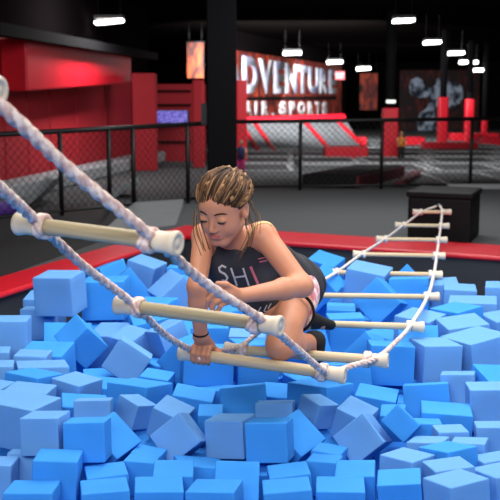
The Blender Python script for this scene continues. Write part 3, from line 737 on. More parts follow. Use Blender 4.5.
# ---- right hand gripping the third rung
rA,rB=W(178,352,3.25),W(348,376,3.08); rd=(rB-rA).normalized()
gc=rA+rd*((W(203,355.5,3.222)-rA).dot(rd))
up=Vector((0,0,1)); up=(up-rd*up.dot(rd)).normalized(); fw=rd.cross(up).normalized()
if fw.y>0: fw=-fw            # towards the viewer
def RP(ang,rad,along): return gc+rd*along+(fw*math.cos(ang)+up*math.sin(ang))*rad
S.cone(RWr,RP(2.0,.040,0),.0205,.021,.012)
for k,al in enumerate((-.027,-.0095,.008,.0245)):
    rr=(.0085,.0092,.009,.0078)[k]; R=.0185+rr*.9
    A0=RP(2.1,.036,al*.85); 
    S.cone(RWr+rd*al*.5,A0,.014,.0135,.010)
    ch=[A0,RP(1.15,R+.006,al),RP(.35,R+.002,al),RP(-.45,R,al),RP(-1.15,R-.001,al*.97)]
    for i in range(4): S.cone(ch[i],ch[i+1],rr*(1.1-.07*i),rr*(1.03-.07*i),.004)
th=[RP(2.5,.036,.020),RP(2.9,.034,.040),RP(3.3,.031,.052),RP(3.9,.029,.058)]
for i in range(3): S.cone(th[i],th[i+1],.0125-.0015*i,.011-.0015*i,.006)
# ---- left hand, half open
pl=W(227,293.5,2.975)
S.cone(LW_,pl,.0205,.020,.012)
FG=[((225,289.5),(216,288.0),(210,291),(206.5,295.5),2.965,.0083),
    ((223,293.5),(213.5,294.5),(208.5,300),(207.5,305.5),2.955,.0088),
    ((223,298),(215.5,302),(212.0,308),(213.5,312.5),2.955,.0084),
    ((226,301.5),(220.5,306),(218.5,310.5),(220,314),2.965,.0072)]
for a,b,c_,d,z,r in FG:
    p0,p1,p2,p3=W(*a,z+.012),W(*b,z),W(*c_,z+.004),W(*d,z+.016)
    S.cone(LW_,p0,.015,.0125,.010); S.cone(p0,p1,r*1.2,r*1.05,.004); S.cone(p1,p2,r*1.05,r*.95,.004); S.cone(p2,p3,r*.95,r*.8,.004)
S.cone(W(235,291,2.995),W(226,284.5,2.955),.013,.0095,.008); S.cone(W(226,284.5,2.955),W(217.5,283.5,2.945),.0095,.0078,.005)
girl=sdf_obj('person',S,M['skin'],None,1); girl.location=GIRL
tag(girl,'girl in charcoal tank top crouching on the rope ladder over blue cubes','person')
HEADSAVE=H
# ---- clothes
def cut(S,fn):
    g=S.grid(); S.D=np.maximum(S.D,fn(g[0][:,None,None],g[1][None,:,None],g[2][None,None,:]).astype(np.float32))
def capd(a,b,r):
    a=np.array(a,float);b=np.array(b,float);ab=b-a;L=ab@ab
    def f(X,Y,Z):
        px,py,pz=X-a[0],Y-a[1],Z-a[2]; t=np.clip((px*ab[0]+py*ab[1]+pz*ab[2])/L,0,1)
        return np.sqrt((px-t*ab[0])**2+(py-t*ab[1])**2+(pz-t*ab[2])**2)-r
    return f
T=SDF((-.24,2.95,.15),(.36,3.95,.95),.0042)
torso(T,.009,.055)
T.cone(W(232,241,3.28),W(248,240,3.31),.050,.050,.03)
T.cone(W(240,262,3.40),W(262,306,3.44),.05,.062,.05)      # loose front hem
wr=lambda X,Y,Z: .004*np.sin(55*X+38*Z+9*np.sin(14*Y))*np.sin(31*Z-22*Y+11*X)
g=T.grid(); T.D=T.D+wr(g[0][:,None,None],g[1][None,:,None],g[2][None,None,:]).astype(np.float32)
nk=capd(H(0,.02,-.06),W(229,236,3.2),.050)
a1=capd(RS+Vector((-.05,-.0,.05)),RE,.052); a2=capd(LS+Vector((.03,0,.05)),LS+Vector((.060,-.03,-.04)),.066)
cut(T,lambda X,Y,Z:np.maximum(np.maximum(-nk(X,Y,Z),-a1(X,Y,Z)),-a2(X,Y,Z)))
tank=sdf_obj('tank_top',T,M['shirt'],girl,2); tank['label']='charcoal tank top with printed letters'
Q=SDF((-.05,3.2,.15),(.40,3.95,.75),.0045)
torso(Q,.004,.05); thighs(Q,.014,.34)
pa,pb=np.array(W(262,284,3.46)),np.array(W(312,280,3.70)); ax=np.array(W(300,296,3.62))-np.array(W(240,262,3.36)); ax/=np.linalg.norm(ax); p0=np.array(W(283,287,3.56))
cut(Q,lambda X,Y,Z:-((X-p0[0])*ax[0]+(Y-p0[1])*ax[1]+(Z-p0[2])*ax[2]))
shorts=sdf_obj('shorts',Q,M['shorts'],girl,2); shorts['label']='pink printed shorts with black piping'
def ring_on(name,a,b,ra,rb,th,m,n=40):
    a,b=Vector(a),Vector(b); d,u,w=frame_of(b-a); bm=bmesh.new()
    tube(bm,[a+(u*math.cos(k*2*PI/n)+w*math.sin(k*2*PI/n))*ra for k in range(n)],th,6,closed=True)
    return kid(name,bm,m,girl,True)
h0,k0=W(297,296,3.54),W(281,344,3.19); pm=ringpt(h0,k0,.36); ring_on('leg_piping',pm,k0,.0765,0,.0055,M['trim_black'])
ring_on('wrist_band',ringpt(RE,RWr,.93),RWr,.0225,0,.0035,M['trim_black'])
def shoe(a,heel,toe,r1,r2,soleup):
    q=SDF(np.minimum(np.minimum(np.array(a),np.array(heel)),np.array(toe))-.08,np.maximum(np.maximum(np.array(a),np.array(heel)),np.array(toe))+.08,.0038)
    q.cone(a,heel,.0295,r1,.02); q.cone(heel,toe,r1,r2,.02)
    return q
sh=shoe(W(311,340,3.485),W(315,341,3.50),W(318,356,3.52),.033,.026,0); sdf_obj('shoe',sh,M['trim_black'],girl,1)
sh=shoe(W(309,321,3.715),W(313,321,3.73),W(331,325,3.745),.028,.019,0); sdf_obj('shoe',sh,M['trim_black'],girl,1)
# sock cuff standing above the far shoe
bm=bmesh.new(); tube(bm,[W(300,322,3.66),W(305,317,3.70),W(310,316,3.72)],[.029,.031,.029],14); kid('sock',bm,M['trim_black'],girl,True)
# ---- face details
def tubek(name,pts,rad,m,n=6):
    bm=bmesh.new(); tube(bm,pts,rad,n); return kid(name,bm,m,girl,True)
deps=bpy.context.evaluated_depsgraph_get()
def bvh_of(o):
    me=o.data; off=Vector(GIRL); return BVHTree.FromPolygons([v.co+off for v in me.vertices],[p.vertices[:] for p in me.polygons])
BB=bvh_of(girl)
def onhead(l,f,t,out=.0008):
    p=H(l,f+.06,t); h=BB.ray_cast(p,-f_)
    return h[0]+f_*out if h[0] else H(l,f,t)
for s in (-1,1):
    pts=[onhead(s*x,.08,z,.0006) for x,z in ((.013,.0185),(.022,.0225),(.032,.0235),(.042,.021),(.049,.016))]
    tubek('eyebrow',pts,[.0018,.0027,.0028,.0023,.001],M['dark_hair'])
    pts=[onhead(s*x,.08,z,.0008) for x,z in ((.0185,-.0085),(.025,-.0065),(.032,-.0068),(.039,-.0075),(.0455,-.0062))]
    tubek('lash',pts,[.0014,.0030,.0036,.0032,.0016],M['lash'])
    pts=[onhead(s*x,.08,z,.0003) for x,z in ((.022,-.0105),(.031,-.0115),(.040,-.0105))]
    tubek('eye',pts,[.0012,.0020,.0012],M['eye_white'])
for nm,zz,rr in (('lip',-.0545,.0028),('lip',-.0635,.0040)):
    pts=[onhead(x,.09,zz-abs(x)*.12*(1 if rr<.003 else -1),-.0006) for x in (-.021,-.012,-.004,.004,.012,.021)]
    tubek(nm,pts,[.0010,rr*.9,rr,rr,rr*.9,.0010],M['lip'],8)
# ---- hair
hs=SDF(np.array(HC)-.17,np.array(HC)+.17,.0036)
hs.ell(H(0,-.020,.024),HR,(.079*HS,.095*HS,.082*HS),.02)
L_,F_,T_=[np.array(v) for v in HR]; hc=np.array(HC)
def hairline(X,Y,Z):
    x,y,z=X-hc[0],Y-hc[1],Z-hc[2]
    l=(x*L_[0]+y*L_[1]+z*L_[2])/HS; f=(x*F_[0]+y*F_[1]+z*F_[2])/HS; t=(x*T_[0]+y*T_[1]+z*T_[2])/HS
    return np.maximum(np.maximum(.8*f-.6*t-.020-.06*np.abs(l),-(t+.075)),np.minimum(f+.040,.006-t))
cut(hs,hairline)
hair=sdf_obj('hair',hs,M['dark_hair'],girl,1); hair['label']='brown and blond hair pulled back'
def sdir(v,lift):
    v=v.normalized(); return H(v.x*(.080+lift),-.020+v.y*(.096+lift),.024+v.z*(.083+lift))
HB=[(0,(0,.925,.385)),(30,(.42,.85,.30)),(58,(.72,.67,.08)),(80,(.91,.40,-.04)),(98,(.985,.10,-.02)),(135,(.74,-.55,-.38))]
HLK=[(-a,(-v[0],v[1],v[2])) for a,v in HB[:0:-1]]+HB
def hstart(a):
    for (a0,v0),(a1,v1) in zip(HLK,HLK[1:]):
        if a<=a1: return Vector(v0).lerp(Vector(v1),(a-a0)/(a1-a0)).normalized()
    return Vector(HLK[-1][1])
BUN=Vector((.12,-.90,.42)).normalized()
def hpath(a,e,twist=0,lift=0):
    s=hstart(a); v=s.slerp(BUN,e); n=s.cross(BUN)
    if n.length>1e-4: v=v+n.normalized()*twist
    return sdir(v,lift)
bm=bmesh.new()
for k in range(520):
    a=random.uniform(-135,135); e0=random.uniform(0,.55) if k%2 else random.uniform(-.01,.04)
    e1=min(.98,e0+random.uniform(.4,.9)); tw=random.uniform(-.05,.05); ph=random.uniform(0,6)
    ridge=abs(math.sin(math.radians(a*3.1))); base=random.uniform(-.0015,.0045)+.008*ridge
    pts=[]
    for q in range(10):
        u=q/9; e=e0+(e1-e0)*u
        pts.append(hpath(a,e,tw*math.sin(PI*u)+.02*math.sin(e*17+ph)*ridge,base*math.sin(PI*min(1,u*.8+.17))+.001))
    r=random.uniform(.0018,.0036)
    mi=random.choices((0,1,2),((.30,.47,.23) if ridge>.5 else (.66,.30,.04)))[0]
    tube(bm,pts,[r*.5]+[r]*8+[r*.3],5,mi)
for a in (-78,-47,-17,14,42,72,104):      # twisted sections combed back
    for q in range(6):
        e=.05+q*.13; p0=hpath(a,e,-.06 if q%2 else .06,.002); p2=hpath(a,e+.17,.06 if q%2 else -.06,.004)
        tube(bm,[p0,(p0+p2)/2+((p0+p2)/2-HC).normalized()*.009,p2],[.003,.0068,.002],7,random.choices((0,1,2),(.2,.5,.3))[0])
kid('hair_strand',bm,[M['dark_hair'],M['mid_hair'],M['blond_hair']],girl,True)
for name,LS_ in (('loose_lock',[((197,212,3.13),(199,232,3.09),(206,248,3.08)),((195,210,3.14),(196,236,3.10),(203,254,3.09)),((199,216,3.12),(203,236,3.07),(207,250,3.07))]),('loose_lock',[((247,214,3.17),(251,232,3.16),(243,252,3.14)),((249,208,3.19),(255,228,3.18),(251,246,3.17)),((246,218,3.16),(248,238,3.14),(238,258,3.12)),((250,200,3.2),(258,216,3.2),(257,232,3.2))])):
    bm=bmesh.new()
    for (x,y,z),(x2,y2,z2),(x3,y3,z3) in LS_:
        for j in range(3):
            o=Vector((random.uniform(-.005,.005),random.uniform(-.005,.005),random.uniform(-.005,.005)))
            tube(bm,spline([W(x,y,z)+o*.5,W((x+x2)/2-1,(y+y2)/2,(z+z2)/2)+o*1.3,W(x2,y2,z2)+o*1.6,W(x3,y3,z3)+o*2],.015),.0011,5,random.choice((1,1,2)))
    kid(name,bm,[M['dark_hair'],M['mid_hair'],M['blond_hair']],girl,True)
# ---- print on the shirt, strap
TB=bvh_of(tank)
def proj(px,py,B,out):
    d=(W(px,py,1)-CAM).normalized(); h=B.ray_cast(CAM,d)
    return (h[0]-d*out) if h[0] else None
def stroke(bm,P,wid,B,out=.003,n=10):
    """band of print following the cloth along the pixel polyline P"""
    pts=[]
    for i in range(len(P)-1):
        for k in range(n): t=k/n; pts.append((P[i][0]*(1-t)+P[i+1][0]*t,P[i][1]*(1-t)+P[i+1][1]*t))
    pts.append(P[-1]); rows=[]
    for i,p in enumerate(pts):
        a=pts[max(0,i-1)];b=pts[min(len(pts)-1,i+1)]; dx,dy=b[0]-a[0],b[1]-a[1]; l=math.hypot(dx,dy) or 1
        nx,ny=-dy/l*wid/2,dx/l*wid/2
        r=[proj(p[0]+nx*s,p[1]+ny*s,B,out) for s in (-1,0,1)]
        rows.append([bm.verts.new(q) for q in r] if all(r) else None)
    for A,C in zip(rows,rows[1:]):
        if A and C:
            for k in range(2): bm.faces.new((A[k],A[k+1],C[k+1],C[k]))
def letter(P_list,wid,m):
    bm=bmesh.new()
    for P in P_list: stroke(bm,P,wid,TB)
    if bm.faces:
        bmesh.ops.recalc_face_normals(bm,faces=bm.faces[:]); o=kid('printed_letter',bm,m,tank); return o
    bm.free()
letter([[(226,267.5),(222,265.5),(219,268),(220,271.5),(225,274),(227.5,277.5),(226,281),(221.5,280.5)]],2.0,M['print_white'])
letter([[(231,268),(237,286)],[(243,268),(249,286)],[(234,277.5),(246,276)]],1.8,M['print_white'])
letter([[(250.5,266.5),(258,284)]],2.6,M['print_pink'])
letter([[(258,259),(265,257.5)],[(259.5,262),(267,260.5)]],1.3,M['print_pink'])
letter([[(261,307),(258,312),(262,315)],[(267,305),(264,311),(269,312.5)],[(271,303.5),(268,309)]],1.2,M['print_white'])
pts=[proj(x,y,BB,.002) for x,y in ((250,236),(251.5,231),(254,227),(258,224),(263,222.6),(268,223),(272,225.5))]
pts=[p for p in pts if p]
if len(pts)>2: o=tubek('strap',pts,.0036,M['strap'])
# ------------------------------------------------------------------ hall behind the pit
def bar(bm,a,b,r,n=8,mi=0): tube(bm,[a,b],r,n,mi)
def chain(bm,A,B,z0,z1,s,r=.0028):
    """diamond wire mesh between two posts"""
    A=Vector(A);B=Vector(B);d=(B-A).normalized();L=(B-A).length;h=z1-z0
    def wire(x0,sg):
        # line x = x0 + sg*(z), clipped to the panel
        ta,tb=0,h
        if sg>0: ta=max(0,-x0); tb=min(h,L-x0)
        else: ta=max(0,x0-L); tb=min(h,x0)
        if tb-ta<.01: return
        p=[A+d*(x0+sg*ta)+Vector((0,0,z0+ta)),A+d*(x0+sg*tb)+Vector((0,0,z0+tb))]
        tube(bm,p,r,3)
    k=int((L+h)/s)+1
    for i in range(-k,k+1):
        wire(i*s,1); wire(i*s,-1)
def fence(px_posts,footy,raily,label,end=(None,None)):
    P=[G(x,footy(x)) for x in px_posts]; Z=[]
    for x,p in zip(px_posts,P):
        q=onY(x,raily(x),p.y); Z.append(q.z)
    t=thing('fence',((P[0]+P[-1])/2),label,'fence')
    for p,z in zip(P,Z):
        bm=bmesh.new(); bar(bm,p,p+Vector((0,0,z)),.024); kid('post',bm,M['black_metal'],t,True)
    bm=bmesh.new()
    bar(bm,P[0]+Vector((0,0,Z[0])),P[-1]+Vector((0,0,Z[-1])),.026); kid('top_rail',bm,M['black_metal'],t,True)
    bm=bmesh.new(); bar(bm,P[0]+Vector((0,0,.05)),P[-1]+Vector((0,0,.05)),.016); kid('bottom_rail',bm,M['black_metal'],t,True)
    bm=bmesh.new()
    for i in range(len(P)-1): chain(bm,P[i],P[i+1],.05,(Z[i]+Z[i+1])/2,.085)
    kid('chain_link_mesh',bm,M['black_metal'],t)
    return t
fence([233,300,381,470,540],lambda x:190-(x-300)*.012,lambda x:121-(x-300)*.012,'black chain link fence on the right, before the trampolines and the red posts')
fence([-14,62,110,134,188,213],lambda x:216-(x-62)*.10,lambda x:131.2-(x-62)*.054,'black chain link fence on the left, in front of the red padded wall')
# big black column
c0=G(222,203); bm=bmesh.new(); w=.165
box(bm,(c0.x-w,c0.y,0),(c0.x+w,c0.y+.33,ROOMZ)); bevel(bm,.012,1)
t=thing('column',c0,'thick black steel column standing behind the girl','column'); kid('shaft',bm,M['black_matte'],t)
bm=bmesh.new(); box(bm,(c0.x-w-.03,c0.y-.03,0),(c0.x+w+.03,c0.y+.36,.05)); kid('base_plate',bm,M['black_metal'],t)
bm=bmesh.new(); box(bm,(c0.x-w-.07,c0.y+.05,.88),(c0.x-w,c0.y+.2,1.12)); kid('switch_box',bm,M['black_metal'],t)
# black box the ladder is tied to
A=G(407,240.3); zt=onY(407,191,A.y).z; e1,e2=d1.normalized(),-d2.normalized()
def foot(o): return [A-e1*o-e2*o,A+e1*(.52+o)-e2*o,A+e1*(.52+o)+e2*(.62+o),A-e1*o+e2*(.62+o)]
t=thing('platform_box',A,'black padded box at the far end of the rope ladder','box')
bm=bmesh.new(); prism(bm,foot(0),(0,0,zt-.05)); bevel(bm,.015,2); kid('body',bm,M['black_box'],t)
bm=bmesh.new(); prism(bm,[p+Vector((0,0,zt-.05)) for p in foot(.015)],(0,0,.05)); bevel(bm,.015,2); kid('lid',bm,M['black_box'],t)
# low grey wedge on the left mat
bm=bmesh.new(); a,b,c_,d=G(96,236),G(176,225),G(184,208),G(134,214)
v=[bm.verts.new(p) for p in (a,b,c_,d)]+[bm.verts.new(p) for p in (c_+Vector((0,0,.10)),d+Vector((0,0,.12)))]
for q in ((0,1,4,5),(0,3,2,1),(2,3,5,4),(1,2,4),(0,5,3)): bm.faces.new([v[i] for i in q])
bmesh.ops.recalc_face_normals(bm,faces=bm.faces[:]); bevel(bm,.008,1)
tag(obj('wedge_mat',bm,M['grey_pad'],loc=a),'grey wedge mat lying between the left fence and the red pad','mat')
# padded ledge, roll and ramp behind the left fence
def strip(name,pl,w,m,label,cat):
    bm=bmesh.new()
    P=spline(pl,.08); up=Vector((0,0,1)); rows=[]
    for i,p in enumerate(P):
        d=(P[min(i+1,len(P)-1)]-P[max(i-1,0)]).normalized(); n=d.cross(Vector((0,1,0))).normalized()
        rows.append([bm.verts.new(p+Vector((0,y,0))+n*z) for y,z in ((0,0),(w,0),(w,-.07),(0,-.07))])
    for A_,B_ in zip(rows,rows[1:]):
        for k in range(4): bm.faces.new((A_[k],A_[(k+1)%4],B_[(k+1)%4],B_[k]))
    bm.faces.new(rows[0]); bm.faces.new(rows[-1][::-1]); bmesh.ops.recalc_face_normals(bm,faces=bm.faces[:])
    tag(obj(name,bm,m,loc=pl[0]),label,cat)
Y0=G(20,209).y
strip('curved_ramp',[onY(-12,212,Y0+.4)+Vector((0,0,.04)),onY(18,203,Y0+.4),onY(36,190,Y0+.4),onY(47,176,Y0+.4)],.7,M['net'],'grey curved ramp rising behind the left fence','ramp')
bm=bmesh.new(); lathe(bm,G(-20,212,.08),G(27,206,.08),[(0,.03),(.01,.07),(.04,.08),(.45,.08),(.48,.07),(.5,.03)],16)
tag(obj('bolster',bm,M['purple'],True and None,True,loc=G(0,210)),'purple padded bolster lying at the far left edge below the ramp','bolster')
strip('curved_ramp',[onY(60,206,Y0+1.2),onY(104,198,Y0+1.2),onY(120,186,Y0+1.2),onY(132,180,Y0+1.2)],.6,M['net'],'small grey curved ramp between two posts of the left fence','ramp')
# ---- red padded wall on the left (it runs away from the viewer)
WA=Vector((-3.10,12.3,0)); WB=Vector((-2.10,20.6,0)); wd=(WB-WA).normalized(); wn=Vector((wd.y,-wd.x,0))
if wn.x<0: wn=-wn
def onwall(px,py,off=0.0):
    d=W(px,py,1)-CAM; A=WA+wn*off; k=(A-CAM).dot(wn)/d.dot(wn); return CAM+d*k
bm=bmesh.new(); A_=WA-wd*5; B_=WB+wd*.2; prism(bm,[A_,B_,B_-wn*.2,A_-wn*.2],(0,0,ROOMZ)); tag(obj('wall_side',bm,M['wall']),kind='structure')
P0=WA-wd*1.0+wn*.14; P1=WB+wn*.14; bm=bmesh.new(); prism(bm,[P0,P1,P1+wn*.38,P0+wn*.38],(0,0,.20)); bevel(bm,.03,2)
tag(obj('padded_ledge',bm,M['net'],loc=P0),'long grey padded ledge at the foot of the red wall','ledge')
def wallpad(px0,px1,ytop0,ytop1,ybot,off,th,m,name,label,cat,group=None,bot=None):
    a=onwall(px0,ytop0,off); b=onwall(px1,ytop1,off); z1=max(a.z,b.z)
    if bot is None: za=zb=.02
    else: za=onwall(px0,bot[0],off).z; zb=onwall(px1,bot[1],off).z
    bm=bmesh.new(); prism(bm,[Vector((a.x,a.y,za)),Vector((b.x,b.y,zb)),b,a],-wn*th)
    bevel(bm,.02,2); return tag(obj(name,bm,m,loc=(a.x,a.y,za)),label,cat,group)
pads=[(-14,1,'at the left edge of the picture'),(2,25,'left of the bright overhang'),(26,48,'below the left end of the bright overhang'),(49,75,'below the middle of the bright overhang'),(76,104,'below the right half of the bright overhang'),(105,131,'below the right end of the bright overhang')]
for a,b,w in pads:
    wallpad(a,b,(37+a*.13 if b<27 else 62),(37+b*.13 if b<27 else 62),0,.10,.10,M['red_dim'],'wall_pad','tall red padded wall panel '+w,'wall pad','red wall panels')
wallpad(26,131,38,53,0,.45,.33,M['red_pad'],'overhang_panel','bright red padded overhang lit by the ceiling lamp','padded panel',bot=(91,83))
# dark beam in front of the wall top
bm=bmesh.new(); a=onwall(-14,22,.5); b=onwall(150,53,.5)
prism(bm,[a,b,b+Vector((0,0,-.13)),a+Vector((0,0,-.13))],wn*.15); tag(obj('trim_1',bm,M['black_matte']),kind='structure')
def standing(px0,px1,ytop,ybase,dep,m,name,label,cat,group=None,z0=0,bev=.02):
    a=G(px0,ybase); b=G(px1,ybase); zt=onY(px0,ytop,a.y).z
    bm=bmesh.new(); box(bm,(a.x,a.y,z0),(b.x,a.y+dep,zt)); bevel(bm,bev,2)
    return tag(obj(name,bm,m,loc=((a.x+b.x)/2,a.y,z0)),label,cat,group)
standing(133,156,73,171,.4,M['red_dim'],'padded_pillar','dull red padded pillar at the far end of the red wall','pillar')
# recess with the blue screen
Yr=G(160,163).y
def panel(x0,x1,y0,y1,Y,th,m,name,label,cat,kind=None,group=None):
    a=onY(x0,y0,Y); b=onY(x1,y1,Y); bm=bmesh.new(); box(bm,(a.x,Y,b.z),(b.x,Y+th,a.z)); bevel(bm,min(.012,th*.3),1)
    o=obj(name,bm,m,loc=((a.x+b.x)/2,Y,b.z)); return tag(o,label,cat,group,kind)
panel(150,206,84,162.5,Yr+.6,.1,M['red_dim'],'wall_recess',None,None,'structure')
for yy,lab in ((91,'highest'),(105,'second from the top'),(142,'lowest')):
    panel(153,191,yy-1,yy+1,Yr+.52,.08,M['black_matte'],'cross_bar','thin black bar across the red recess, '+lab+' of three','bar',group='bars across the red recess')
ts=thing('screen',onY(171,123,Yr+.3),'glowing blue violet screen in the red recess left of the column','screen')
a=onY(154.5,110,Yr+.3); b=onY(188.5,123.5,Yr+.3); bm=bmesh.new(); box(bm,(a.x,Yr+.3,b.z),(b.x,Yr+.6,a.z)); kid('casing',bm,M['housing'],ts)
m=mat('screen_glow',(.02,.02,.1),.4); nt=m.node_tree; bs=nt.nodes['Principled BSDF']
tc=nt.nodes.new('ShaderNodeTexCoord'); mp=nt.nodes.new('ShaderNodeMapping'); mp.inputs['Scale'].default_value=(14,1,26)
n=nt.nodes.new('ShaderNodeTexNoise'); n.inputs['Scale'].default_value=1.4; r=nt.nodes.new('ShaderNodeValToRGB')
r.color_ramp.elements[0].position=.4; r.color_ramp.elements[0].color=(.05,.03,.45,1); r.color_ramp.elements[1].position=.62; r.color_ramp.elements[1].color=(.42,.36,1,1)
nt.links.new(tc.outputs['Object'],mp.inputs['Vector']); nt.links.new(mp.outputs[0],n.inputs['Vector']); nt.links.new(n.outputs['Fac'],r.inputs['Fac']); nt.links.new(r.outputs['Color'],bs.inputs['Emission Color']); bs.inputs['Emission Strength'].default_value=.75
bm=bmesh.new(); box(bm,(a.x+.02,Yr+.29,b.z+.015),(b.x-.02,Yr+.30,a.z-.015)); kid('display',bm,m,ts)
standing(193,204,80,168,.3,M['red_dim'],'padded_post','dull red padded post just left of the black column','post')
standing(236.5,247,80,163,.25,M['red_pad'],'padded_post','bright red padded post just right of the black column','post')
# flame coloured banner
def flames(name,seed,hot,cold,dark=(.01,.01,.012),es=0):
    m=mat(name,cold,.7); nt=m.node_tree; bs=nt.nodes['Principled BSDF']; tc=nt.nodes.new('ShaderNodeTexCoord'); mp=nt.nodes.new('ShaderNodeMapping')
    mp.inputs['Location'].default_value=(seed,seed,0); mp.inputs['Scale'].default_value=(2.2,2.2,.9)
    n=nt.nodes.new('ShaderNodeTexNoise'); n.inputs['Scale'].default_value=2.2; n.inputs['Detail'].default_value=6; n.inputs['Distortion'].default_value=.8
    r=nt.nodes.new('ShaderNodeValToRGB'); e=r.color_ramp.elements; e[0].position=.36; e[0].color=(*dark,1); e[1].position=.66; e[1].color=(*hot,1); q=e.new(.5); q.color=(*cold,1)
    nt.links.new(tc.outputs['Object'],mp.inputs['Vector']); nt.links.new(mp.outputs[0],n.inputs['Vector']); nt.links.new(n.outputs['Fac'],r.inputs['Fac']); nt.links.new(r.outputs['Color'],bs.inputs['Base Color'])
    return m
def banner(x0,x1,y0,y1,Y,m,label):
    a=onY(x0,y0,Y); b=onY(x1,y1,Y); t=thing('banner',((a.x+b.x)/2,Y,b.z),label,'banner')
    bm=bmesh.new(); box(bm,(a.x,Y,b.z),(b.x,Y+.02,a.z)); kid('cloth',bm,m,t)
    bm=bmesh.new(); bar(bm,Vector((a.x-.03,Y+.01,a.z)),Vector((b.x+.03,Y+.01,a.z)),.02); kid('rod',bm,M['black_metal'],t,True)
    for x in (a.x+.05,b.x-.05):
        bm=bmesh.new(); bar(bm,Vector((x,Y+.01,a.z)),Vector((x,Y+.01,ROOMZ)),.008,6); kid('cord',bm,M['black_metal'],t,True)
banner(187,204,42,78,24.0,flames('banner_flames',3,(.34,.055,.01),(.07,.01,.006)),'flame orange banner hanging left of the black column')
banner(360,377,73,110,40,flames('banner_flames_b',9,(.45,.06,.02),(.16,.015,.012)),'narrow flame red banner in the dark, left of the painted figure')
# ---- mural wall with the big lettering
MA=Vector((-.56,25.75,0)); MB=Vector((3.44,37.75,0)); md=(MB-MA).normalized(); mn=Vector((md.y,-md.x,0))
def onm(px,py,off=0):
    d=W(px,py,1)-CAM; A=MA+mn*off; k=(A-CAM).dot(mn)/d.dot(mn); return CAM+d*k
sg=mn.dot(CAM-MA); mn=mn if sg>0 else -mn
bm=bmesh.new(); prism(bm,[MA-md*.6,MB+md*.6,MB+md*.6-mn*.2,MA-md*.6-mn*.2],(0,0,ROOMZ)); tag(obj('wall_mural',bm,M['wall']),kind='structure')
mu=thing('wall_mural_sign',onm(285,118,.02),'orange and black mural with big pale lettering above the sloped trampolines','sign')
bm=bmesh.new(); prism(bm,[onm(226,49,.02),onm(341,66,.02),onm(341,117,.02),onm(226,117,.02)],mn*.02); kid('board',bm,flames('mural_paint',5,(.55,.07,.018),(.17,.012,.008),(.008,.006,.008)),mu)
bm=bmesh.new(); prism(bm,[onm(226,97.0,.05),onm(336,96.2,.05),onm(336,99.5,.05),onm(226,100.5,.05)],mn*.01); kid('stripe',bm,M['black_matte'],mu)
m_l=mat('letter_paint',(.9,.92,.97),.6,noise=(1.3,.16,(.30,.33,.52)))
m_s=mat('small_letter_paint',(.62,.56,.58),.6)
def sign_text(txt,xs,ytop,ybot,m):
    """each letter stands on the mural wall between two picture columns"""
    for ch,(x0,x1) in zip(txt,xs):
        cu=bpy.data.curves.new('letter','FONT'); cu.body=ch; cu.size=1; cu.offset=.05 if ch!='.' else 0
        o=bpy.data.objects.new('tmp',cu); COL.objects.link(o); bpy.context.view_layer.update()
        me=bpy.data.meshes.new_from_object(o.evaluated_get(bpy.context.evaluated_depsgraph_get())); bpy.data.objects.remove(o)
        xsv=[v.co.x for v in me.vertices]; ysv=[v.co.y for v in me.vertices]
        ax,bx,ay,by=min(xsv),max(xsv),min(ysv),max(ysv)
        if ch=='.': by=ay+.75
        bl=onm(x0,ybot(x0),.05); br=onm(x1,ybot(x1),.05); tl=onm(x0,ytop(x0),.05); tr=onm(x1,ytop(x1),.05)
        bm=bmesh.new(); bm.from_mesh(me); 
        for v in bm.verts:
            u=(v.co.x-ax)/(bx-ax); w=(v.co.y-ay)/(by-ay)
            v.co=(bl*(1-u)+br*u)*(1-w)+(tl*(1-u)+tr*u)*w
        r=bmesh.ops.extrude_face_region(bm,geom=bm.faces[:]); 
        for v in [g for g in r['geom'] if isinstance(g,bmesh.types.BMVert)]: v.co+=mn*.03
        bmesh.ops.recalc_face_normals(bm,faces=bm.faces[:]); kid('letter',bm,m,mu)
big=[(224,241),(242,257.5),(258.5,273),(273.5,284),(285,296.5),(297,307.5),(308,318.5),(319,327.5),(328.5,335.5)]
sign_text('ADVENTURE',big,lambda x:55.5+(x-242)*.165,lambda x:93.5-(x-242)*.0,m_l)
sm=[(243.5,252),(254.5,257),(261.5,268),(271.5,274),(279,285.5),(289,294.5),(297.5,304.5),(307.5,313),(315,320),(322,327)]
sign_text('AIR.SPORTS'.replace('.','.') ,[sm[0],sm[1],sm[2],sm[3],sm[4],sm[5],sm[6],sm[7],sm[8],sm[9]],lambda x:101+(x-245)*.01,lambda x:115.5-(x-245)*.012,m_s)
# exit sign
t=thing('exit_sign',onY(340,80,29),'small glowing red exit sign at the right end of the mural','exit sign')
a=onY(335.5,71.5,29); b=onY(344.5,79.5,29); bm=bmesh.new(); box(bm,(a.x,29,b.z),(b.x,29.06,a.z)); kid('housing',bm,M['exit'],t)
for ch,x in zip('EXIT',(336.2,338.4,340.6,342.2)):
    w=1.7 if ch!='I' else .6
    cu=bpy.data.curves.new('letter','FONT'); cu.body=ch; o=bpy.data.objects.new('tmp',cu); COL.objects.link(o); bpy.context.view_layer.update()
    me=bpy.data.meshes.new_from_object(o.evaluated_get(bpy.context.evaluated_depsgraph_get())); bpy.data.objects.remove(o)
    xs=[v.co.x for v in me.vertices]; ys=[v.co.y for v in me.vertices]; bm=bmesh.new(); bm.from_mesh(me); p=onY(x,78,29); q=onY(x+w,73,29)
    for v in bm.verts: v.co=Vector((p.x+(q.x-p.x)*(v.co.x-min(xs))/(max(xs)-min(xs)),28.985,p.z+(q.z-p.z)*(v.co.y-min(ys))/(max(ys)-min(ys))))
    kid('letter',bm,M['exit_white'],t)
# ---- trampolines
def slab(P,h,m,name,label,cat,group=None,bev=.02):
    bm=bmesh.new(); prism(bm,P,(0,0,h)); 
    if bev: bevel(bm,bev,1)
    return tag(obj(name,bm,m,loc=P[0]),label,cat,group)
